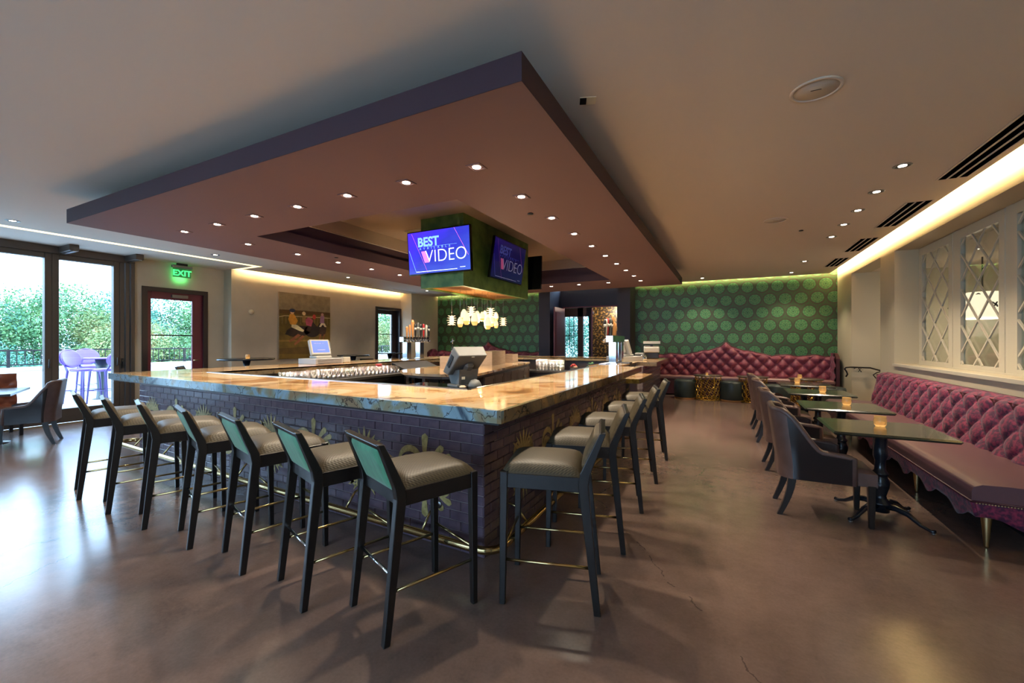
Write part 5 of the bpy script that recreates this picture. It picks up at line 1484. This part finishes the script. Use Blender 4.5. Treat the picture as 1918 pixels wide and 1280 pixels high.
# ------------------------------------------------------------------ beer tap towers
def tower(label, loc, rz):
    t = thing('beer_tower', label, 'beer tap tower', loc, rz, 'beer tap towers')
    # local: long axis along X, faucets face -Y
    for x in (-.28, .18):
        MB().bbox(x - .075, x + .075, -.07, .07, 0, .40, .006).build('column', 'chrome', t)
        MB().bbox(x - .10, x + .10, -.09, .09, 0, .015, .004).build('column_foot', 'chrome', t)
    MB().bbox(-.47, .47, -.065, .065, .40, .52, .006).build('crossbar', 'chrome', t)
    cols = ['tap_wood', 'tap_wood', 'tap_wood', 'black', 'grey_plastic', 'black', 'tap_red', 'light_plastic', 'black']
    hs = [.20, .24, .36, .27, .30, .27, .28, .26, .25]
    for i in range(9):
        x = -.40 + i * .1
        f = MB().tube([(x, -.065, .46), (x, -.10, .465), (x, -.125, .44), (x, -.13, .39)], .012, 8).build('faucet', 'chrome', t)
        hd = MB().lathe([(.012, .49), (.016, .54), (.026, .56), (.032 if i != 2 else .036, .56 + hs[i] * .5), (.042 if i != 2 else .055, .55 + hs[i] * .85), (.03, .56 + hs[i]), (0, .565 + hs[i])], n=12)
        hd.v = [(v[0] + x, v[1] * .6 - .10, v[2]) for v in hd.v]
        hd.build('tap_handle', cols[i], t)
        if cols[i] in ('black', 'grey_plastic', 'tap_red'):
            b = MB().lathe([(.034, .56 + hs[i] * .45), (.040, .56 + hs[i] * .66)], n=12); b.v = [(v[0] + x, v[1] * .62 - .10, v[2]) for v in b.v]; b.build('handle_badge', 'light_plastic', t)
    MB().box(-.45, .45, -.2, -.07, 0, .012).build('drip_tray', 'steel', t)
    return t
M['tap_red'] = mat('red_enamel', srgb(150, 30, 34), .3)
tower('chrome beer tower with nine tap handles on the left run before the far door', (-6.68, 7.95, GT), PI / 2)
tower('chrome beer tower with clustered wooden and gold handles on the right run', (-1.87, 7.95, GT), -PI / 2)

# ------------------------------------------------------------------ tills
def till(label, loc, rz, screen, drawer, col='light_plastic'):
    t = thing('till', label, 'cash register', loc, rz)
    z = 0
    if drawer:
        dr = MB().bbox(-.24, .24, -.30, .30, 0, .10, .006).build('cash_drawer', 'till_blue', t); z = .10; dr.rotation_euler = (0, 0, -rz if rz < 1.5 else 0)
        for k in range(3): MB().box(.24, .243, -.26, .26, .02 + k * .027, .026 + k * .027).build('drawer_slot', 'black', dr)
    MB().bbox(-.15, .15, -.12, .15, z, z + .045, .01).build('base', col, t)
    MB().bbox(-.09, .09, -.01, .09, z + .04, z + .17, .015).build('neck', col, t)
    R = Matrix.Translation((0, -.02, z + .06)) @ Matrix.Rotation(math.radians(-22), 4, 'X')
    MB().bbox(-.19, .19, -.02, .06, 0, .31, .015).xf(R).build('head', col, t)
    MB().bbox(-.12, .12, .06, .12, .04, .24, .03).xf(R).build('rear_bulge', col, t)
    MB().box(-.155, .155, -.024, -.019, .045, .275).xf(R).build('screen', screen, t)
    if screen == 'pos_blue':
        for (a, c_, w_) in ((-.12, .22, .05), (-.06, .222, .03), (-.02, .22, .04), (.04, .222, .03)): MB().box(a, a + w_, -.026, -.024, c_, c_ + .006).xf(R).build('screen_text', 'light_plastic', t)
    MB().bbox(.19, .215, .0, .03, .1, .3, .004).xf(R).build('card_reader', 'grey_plastic', t)
    return t
M['till_blue'] = mat('grey_drawer_steel', srgb(150, 150, 150), .4)
M['pos_blue'] = emis('till_screen_blue', srgb(60, 84, 190), .8); M['pos_dark'] = mat('till_screen_dark', srgb(70, 90, 74), .1)
till('light grey till with blue screen on a cash drawer, left bar run', (-6.80, 5.42, GT), math.radians(78), 'pos_blue', True)
o = MB().bbox(-.04, .04, -.09, .09, .0, .11, .01).build('receipt_printer', 'light_plastic', None, (-6.72, 5.92, GT)); tag(o, 'small pale receipt printer beside the left till', 'printer')
till('grey till whose screen frame is tilted back beside the right beer tower', (-1.95, 9.1, GT), math.radians(150), 'pos_dark', True)
o = MB().bbox(-.1, .1, -.09, .09, 0, .16, .02).build('receipt_printer', 'grey_plastic', None, (-1.75, 9.75, GT)); tag(o, 'grey receipt printer between the right till and the far cream machine', 'printer')
o = MB().lathe([(0, 0), (.07, .0), (.08, .03), (.075, .09), (.06, .12), (0, .13)], n=20).build('sugar_caddy', 'chrome', None, (-1.62, 9.45, GT)); tag(o, 'rounded chrome caddy behind the right till', 'caddy')
t = thing('till', 'cream topped register on black stand at far right end of bar', 'cash register', (-1.62, 10.55, GT), math.radians(10))
MB().bbox(-.16, .16, -.12, .12, 0, .16, .02).build('base', 'black', t); MB().bbox(-.18, .18, -.14, .1, .17, .30, .02).xf(Matrix.Rotation(math.radians(8), 4, 'X')).build('head', 'light_plastic', t)
MB().box(-.19, .19, -.16, -.1, .36, .42).build('top_cover', 'light_plastic', t); MB().box(-.03, .03, -.04, .04, .14, .38).build('stand', 'black', t)

# near till seen from behind, on the inner shelf
sh = thing('work_shelf', 'black topped inner shelf carrying the near till', 'shelf', (0, 0, 0))
MB().prism([(-2.0, 3.10), (-3.0, 3.14), (-3.0, 3.72), (-2.0, 3.68)], 1.0, 1.03).build('shelf_top', 'black_gloss', sh)
MB().prism([(-2.02, 3.12), (-2.98, 3.16), (-2.98, 3.68), (-2.02, 3.63)], 0, 1.0).build('cabinet', 'dark_cab', sh)
t = thing('till', 'large grey till seen from behind at the front bar corner', 'cash register', (-2.37, 3.55, 1.03), math.radians(245)); t.scale = (.92, .92, .88)
MB().bbox(-.14, .14, -.10, .12, 0, .03, .006).build('base', 'grey_plastic', t)
V = [(-.115, -.1), (-.115, .13), (.115, .13), (.115, -.1)]
MB().hexa([(-.11, -.06, .03), (.11, -.06, .03), (.11, .10, .03), (-.11, .10, .03)], [(-.12, -.13, .17), (.12, -.13, .17), (.12, .13, .20), (-.12, .13, .20)]).build('pedestal', 'grey_plastic', t)
R = Matrix.Translation((0, -.06, .155)) @ Matrix.Rotation(math.radians(-38), 4, 'X')
b = MB().hexa([(-.19, -.045, -.02), (.19, -.045, -.02), (.175, .05, .01), (-.175, .05, .01)], [(-.19, -.045, .35), (.19, -.045, .35), (.175, .10, .33), (-.175, .10, .33)]).xf(R)
o = b.build('head', 'grey_plastic', t); bevel(o, .012, 3)
MB().box(-.16, .16, -.049, -.044, .02, .31).xf(R).build('screen', 'pos_dark', t)
MB().bbox(-.06, .06, .07, .13, .05, .22, .03).xf(R).build('arm', mat('dark_grey_plastic', srgb(70, 70, 68), .5), t)
MB().box(.05, .09, .125, .129, .09, .12).build('sticker', 'white_trim', t)
MB().box(-.015, .02, .101, .104, .31, .318).xf(R).build('maker_badge', 'light_plastic', t)
for s in (-1, 1):
    for k in range(3): MB().box(s * .184, s * .192, -.02 + .02 * k, -.012 + .02 * k, .10, .26).xf(R).build('vent_slot', 'black', t)
o = MB().lathe([(0, 0), (.062, 0), (.066, .025), (.056, .05), (.04, .075), (0, .088)], n=20).build('finger_scanner', 'grey_plastic', None, (-2.17, 3.46, 1.03)); tag(o, 'grey dome shaped scanner beside the near till', 'scanner')
o = MB().tube([(-2.15, 3.5, 1.04), (-2.1, 3.56, 1.037), (-2.05, 3.6, 1.037), (-2.1, 3.64, 1.037)], .006, 6).build('cable', 'black', None); tag(o, 'black cable looping behind the dome scanner', 'cable')
o = MB().lathe([(0, 0), (.03, 0), (.036, .012), (.022, .024), (0, .026)], n=14).build('stopper', 'crate', None, (-2.27, 3.40, 1.03)); tag(o, 'pale round stopper between till and dome scanner', 'stopper')

# ------------------------------------------------------------------ back island, underbar, glasses
isl = thing('back_island', 'centre back bar island with rounded granite end and dark cabinet doors', 'cabinet', (0, 0, 0))
poly = [(-3.52, 5.75), (-3.66, 5.48), (-3.95, 5.32), (-4.35, 5.28), (-4.8, 5.42), (-5.15, 5.72), (-5.3, 6.1), (-5.35, 6.6), (-5.4, 9.5), (-4.4, 9.6)]
MB().prism(poly, .93, .97).build('granite_top', 'stone', isl)
cxp = (-4.45, 7.3)
inn = [(cxp[0] + (p[0] - cxp[0]) * .93, cxp[1] + (p[1] - cxp[1]) * .965) for p in poly]
MB().prism(inn, .885, .93).build('apron', 'dark_cab', isl)
pb = [inn[0]] + [(-3.75, 6.1), (-5.1, 6.3)] + inn[7:]
MB().prism([(-3.72, 6.2), (-5.15, 6.4)] + [inn[8], inn[9]], 0, .885).build('carcass', 'dark_cab', isl)
for p in ((-3.72, 5.75), (-4.35, 5.42), (-5.1, 5.9)): MB().box(p[0] - .03, p[0] + .03, p[1] - .03, p[1] + .03, 0, .9).build('corner_post', 'dark_cab', isl)
MB().prism([(cxp[0] + (p[0] - cxp[0]) * .9, cxp[1] + (p[1] - cxp[1]) * .95) for p in poly[:8]], .60, .62).build('lower_shelf', 'dark_cab', isl)
e0 = Vector((inn[0][0], inn[0][1])); e1 = Vector((inn[9][0], inn[9][1])); ed = (e1 - e0).normalized(); L = (e1 - e0).length; an = math.atan2(ed.y, ed.x)
e0 = Vector((-3.72, 6.2)); L = (e1 - e0).length; ed = (e1 - e0).normalized(); an = math.atan2(ed.y, ed.x)
for k in range(6):
    w_ = L / 6; q = e0 + ed * (k * w_)
    T = Matrix.Translation((q.x, q.y, 0)) @ Matrix.Rotation(an, 4, 'Z')
    d = MB().bbox(.012, w_ - .012, -.022, -.002, .12, .86, .004).xf(T).build('door', 'dark_cab', isl)
    f = MB(); 
    for a_ in ((.012, w_ - .012, .12, .18), (.012, w_ - .012, .80, .86), (.012, .07, .18, .80), (w_ - .07, w_ - .012, .18, .80)): f.box(a_[0], a_[1], -.03, -.022, a_[2], a_[3])
    f.xf(T).build('door_frame', 'dark_cab', d)
    hx = w_ - .05 if k % 2 == 0 else .05
    MB().tube([(hx, -.03, .50), (hx, -.055, .50), (hx, -.055, .68), (hx, -.03, .68)], .006, 6).xf(T).build('handle', 'steel', d)
def bottle(x, y, z, lb, col, h=.3, grp=None):
    t = thing('bottle', lb, 'bottle', (x, y, z), 0, grp)
    MB().lathe([(0, 0), (.037, 0), (.038, .01), (.038, h * .55), (.03, h * .66), (.014, h * .74), (.013, h), (0, h)], n=14).build('body', col, t)
    MB().lathe([(.0385, h * .18), (.0385, h * .48)], n=14).build('label', 'crate', t)
    return t
M['bottle_dark'] = mat('dark_bottle_glass', srgb(20, 26, 18), .08); M['bottle_amber'] = mat('amber_bottle_glass', srgb(96, 52, 20), .08)
t = bottle(-6.85, 9.75, GT, 'dark wine bottle with tall chrome opener at the far left bar corner', 'bottle_dark', .34)
MB().tube([(0, 0, .34), (0, 0, .5)], .012, 8).build('opener', 'chrome', t); MB().tube([(-.06, 0, .40), (.06, 0, .44)], .008, 6).build('opener_arm', 'chrome', t)
rnd = random.Random(4)
for k in range(7):
    bottle(-4.95 + k * .16, 5.75 - .10 * (k % 2), .62, 'small bottle on the open shelf under the island end, %s from left' % ordn[k].replace('nearest', 'first'), 'bottle_amber' if k % 2 else 'bottle_dark', .2, 'bottles under the island end')
# pale wooden boxes on the island
ia = math.radians(101)
for (x, y, sx, sy, sz, lb) in ((-4.62, 8.1, .95, .30, .30, 'largest pale wooden box standing on the back island'), (-4.75, 9.2, .5, .26, .2, 'low pale wooden box at the far end of the back island'), (-4.75, 6.7, .5, .22, .23, 'pale wooden box at near end of island behind the till'), (-5.05, 7.9, .4, .2, .34, 'narrow pale wooden box at the back of the island')):
    t = thing('wooden_box', lb, 'box', (x, y, .97), ia)
    b = MB()
    b.box(-sx/2, sx/2, -sy/2, sy/2, 0, .012)
    b.build('floor_board', 'crate', t)
    for a_ in ((-sx/2, sx/2, -sy/2, -sy/2 + .012), (-sx/2, sx/2, sy/2 - .012, sy/2), (-sx/2, -sx/2 + .012, -sy/2 + .012, sy/2 - .012), (sx/2 - .012, sx/2, -sy/2 + .012, sy/2 - .012)):
        MB().box(*a_, .012, sz).build('board', 'crate', t)

# bar floor cabinets along left and rear runs
cb = thing('underbar', 'stainless underbar work station along the left run', 'underbar', (0, 0, 0))
MB().box(-6.15, -5.55, 4.0, 6.4, .83, .87).build('work_top', 'steel', cb); MB().box(-6.15, -5.6, 4.05, 6.35, 0, .83).build('cabinet', 'black', cb)
cb2 = thing('bottle_well', 'black sloped bottle well station at the end of the glass rows', 'bottle well', (0, 0, 0))
for k in range(4):
    MB().hexa([(-6.12 + k * .02, 6.5, .80), (-5.45, 6.5, .74 + k * .055), (-5.45, 7.6, .74 + k * .055), (-6.12 + k * .02, 7.6, .80)], [(-6.12 + k * .02, 6.5, .9 + k * .05), (-5.45 - k * .1, 6.5, .76 + k * .06), (-5.45 - k * .1, 7.6, .76 + k * .06), (-6.12 + k * .02, 7.6, .9 + k * .05)]).build('rail_step', ('black_gloss', 'black')[k % 2], cb2)
MB().box(-6.15, -5.45, 6.48, 7.62, .1, .80).build('cabinet', 'black', cb2)
gm_ = MB().lathe([(0, .0), (.036, 0), (.038, .01), (.034, .14), (.032, .14), (.035, .012), (0, .008)], n=10).mesh('glass')
gm_.materials.append(M['barglass'])
n_ = 0
for r_ in range(5):
    for k in range(24):
        x = -6.08 + r_ * .095; y = 4.12 + k * .094
        o = bpy.data.objects.new('tumbler', gm_); COL.objects.link(o); o.location = (x, y, .87)
        tag(o, 'clear glass standing in the dense rows on the left underbar', 'glass', 'glasses on the left underbar')
o = MB().lathe([(0, 0), (.05, .0), (.06, .03), (.05, .05), (0, .05)], n=16).build('bar_rag', 'tap_red', None, (-5.82, 5.9, 1.012)); tag(o, 'crumpled red cloth lying on the glasses', 'cloth')
ub = thing('underbar', 'dark underbar work station in front of the rear run', 'underbar', (0, 0, 0))
MB().box(-5.9, -2.3, 9.75, 10.3, .70, .74).build('work_top', 'steel', ub); MB().box(-5.85, -2.35, 9.8, 10.3, .05, .70).build('cabinet', 'navy', ub)
for lv in range(2):
    for r_ in range(3):
        for k in range(8):
            o = bpy.data.objects.new('tumbler', gm_); COL.objects.link(o); o.location = (-4.3 + k * .09, 9.82 + r_ * .1, .74 + lv * .145)
            tag(o, 'clear glass in the double stacked block by rear bar run', 'glass', 'glasses stacked at the rear underbar')
t = thing('fruit_bowl', 'glass bowl of red fruit and green leaves by the rear glasses', 'bowl', (-3.35, 9.9, .74))
MB().lathe([(0, 0), (.05, 0), (.1, .05), (.12, .12), (.115, .12), (.095, .055), (0, .012)], n=20).build('bowl', 'barglass', t)
for k in range(7):
    a = k * .9; MB().lathe([(0, -.035), (.025, -.025), (.036, 0), (.025, .025), (0, .035)], n=10).xf(Matrix.Translation((.055 * math.cos(a), .055 * math.sin(a), .1 + .03 * (k % 3)))).build('fruit', 'tap_red' if k % 3 else 'crate', t)
t2 = thing('potted_herb', 'small potted green herb beside the fruit bowl', 'plant', (-2.95, 9.9, .74))
MB().lathe([(0, 0), (.05, 0), (.065, .1), (0, .1)], n=16).build('pot', 'black', t2)
b = MB()
for k in range(40):
    a = rnd.uniform(0, 6.28); e = rnd.uniform(.02, .1); z = .12 + rnd.uniform(0, .12); p = Vector((e * math.cos(a), e * math.sin(a), z)); u = Vector((rnd.uniform(-1, 1), rnd.uniform(-1, 1), rnd.uniform(-.3, 1))).normalized() * .035; w_ = u.cross(Vector((0, 0, 1))).normalized() * .014
    b.add([p - u, p - w_, p + u, p + w_], [(0, 1, 2, 3)])
b.build('leaves', lm[0], t2)
tag(MB().box(-2.12, -1.98, 3.7, 6.9, .9, .93).build('bar_mat', 'black', None), 'long black mat on the inner ledge along right bar run', 'mat')

# ------------------------------------------------------------------ pub tables and stools beyond the left run
def pub(x, y, r, lb):
    t = thing('pub_table', lb, 'table', (x, y, 0), 0, 'round pub tables by the left wall')
    MB().lathe([(0, 1.09), (r, 1.09), (r + .01, 1.105), (r, 1.12), (0, 1.12)], n=36).build('tabletop', 'table_black', t)
    MB().lathe([(.25, 0), (.25, .012), (.06, .05), (.04, .1), (.04, .9), (.08, 1.09)], n=16).build('pedestal', 'table_black', t)
    return t
pub(-9.05, 5.38, .52, 'round dark pub table left of painting with a votive glass'); pub(-8.9, 8.1, .4, 'round dark pub table mostly hidden behind the left till'); pub(-9.5, 10.1, .42, 'round dark pub table in front of the far terrace door')
candle(-8.98, 5.36, 1.12, 'clear votive glass on the pub table left of painting')
for i, (x, y, a, lb) in enumerate(((-9.55, 4.7, -40, 'dark bar stool back showing left of the pub table'), (-8.3, 5.75, 90, 'dark bar stool back showing right of the pub table below painting'), (-9.3, 9.2, 10, 'dark bar stool by the far pub table'))):
    dup(st, lb, (x, y, 0), math.radians(a), 'bar stools at the pub tables')

# ------------------------------------------------------------------ dining corner by the glass wall
t = thing('dining_table', 'grey topped dining table at the left frame edge by the glass wall', 'table', (0, 0, 0))
q0 = Vector((-8.86, 2.04)); q1 = Vector((-9.95, 2.5)); dd = (q1 - q0).normalized(); nn = Vector((dd.y, -dd.x)) * (-.75)
if nn.y > 0: nn = -nn
PT = [(q0.x, q0.y), (q1.x, q1.y), (q1.x + nn.x, q1.y + nn.y), (q0.x + nn.x, q0.y + nn.y)]
MB().prism(PT, .72, .75).build('tabletop', 'table_black', t)
cc = (q0 + q1) / 2 + nn / 2
MB().lathe([(.28, 0), (.28, .012), (.05, .05), (.04, .4), (.05, .72)], (cc.x, cc.y), 16).build('pedestal', 'table_black', t)
tf = thing('tufted_bench', 'brown tufted leather bench against the glass wall at far left', 'bench', (-10.5, 0, 0))
def bb_(u, v):
    y = 1.2 + 1.25 * u; z = .42 + .54 * v
    return (.14 + tuft(y, z, .13, .13, .04), y, z)
MB().grid(bb_, 50, 26).build('tufted_back', 'brown_leather', tf)
MB().box(.02, .15, 1.2, 2.45, .3, .96).build('back_frame', 'brown_leather', tf); MB().bbox(.1, .62, 1.2, 2.45, .3, .44, .02).build('seat', 'brown_leather', tf)
for y in (1.25, 2.4):
    for x in (.1, .56): MB().box(x - .02, x + .02, y - .02, y + .02, 0, .3).build('leg', 'black', tf)
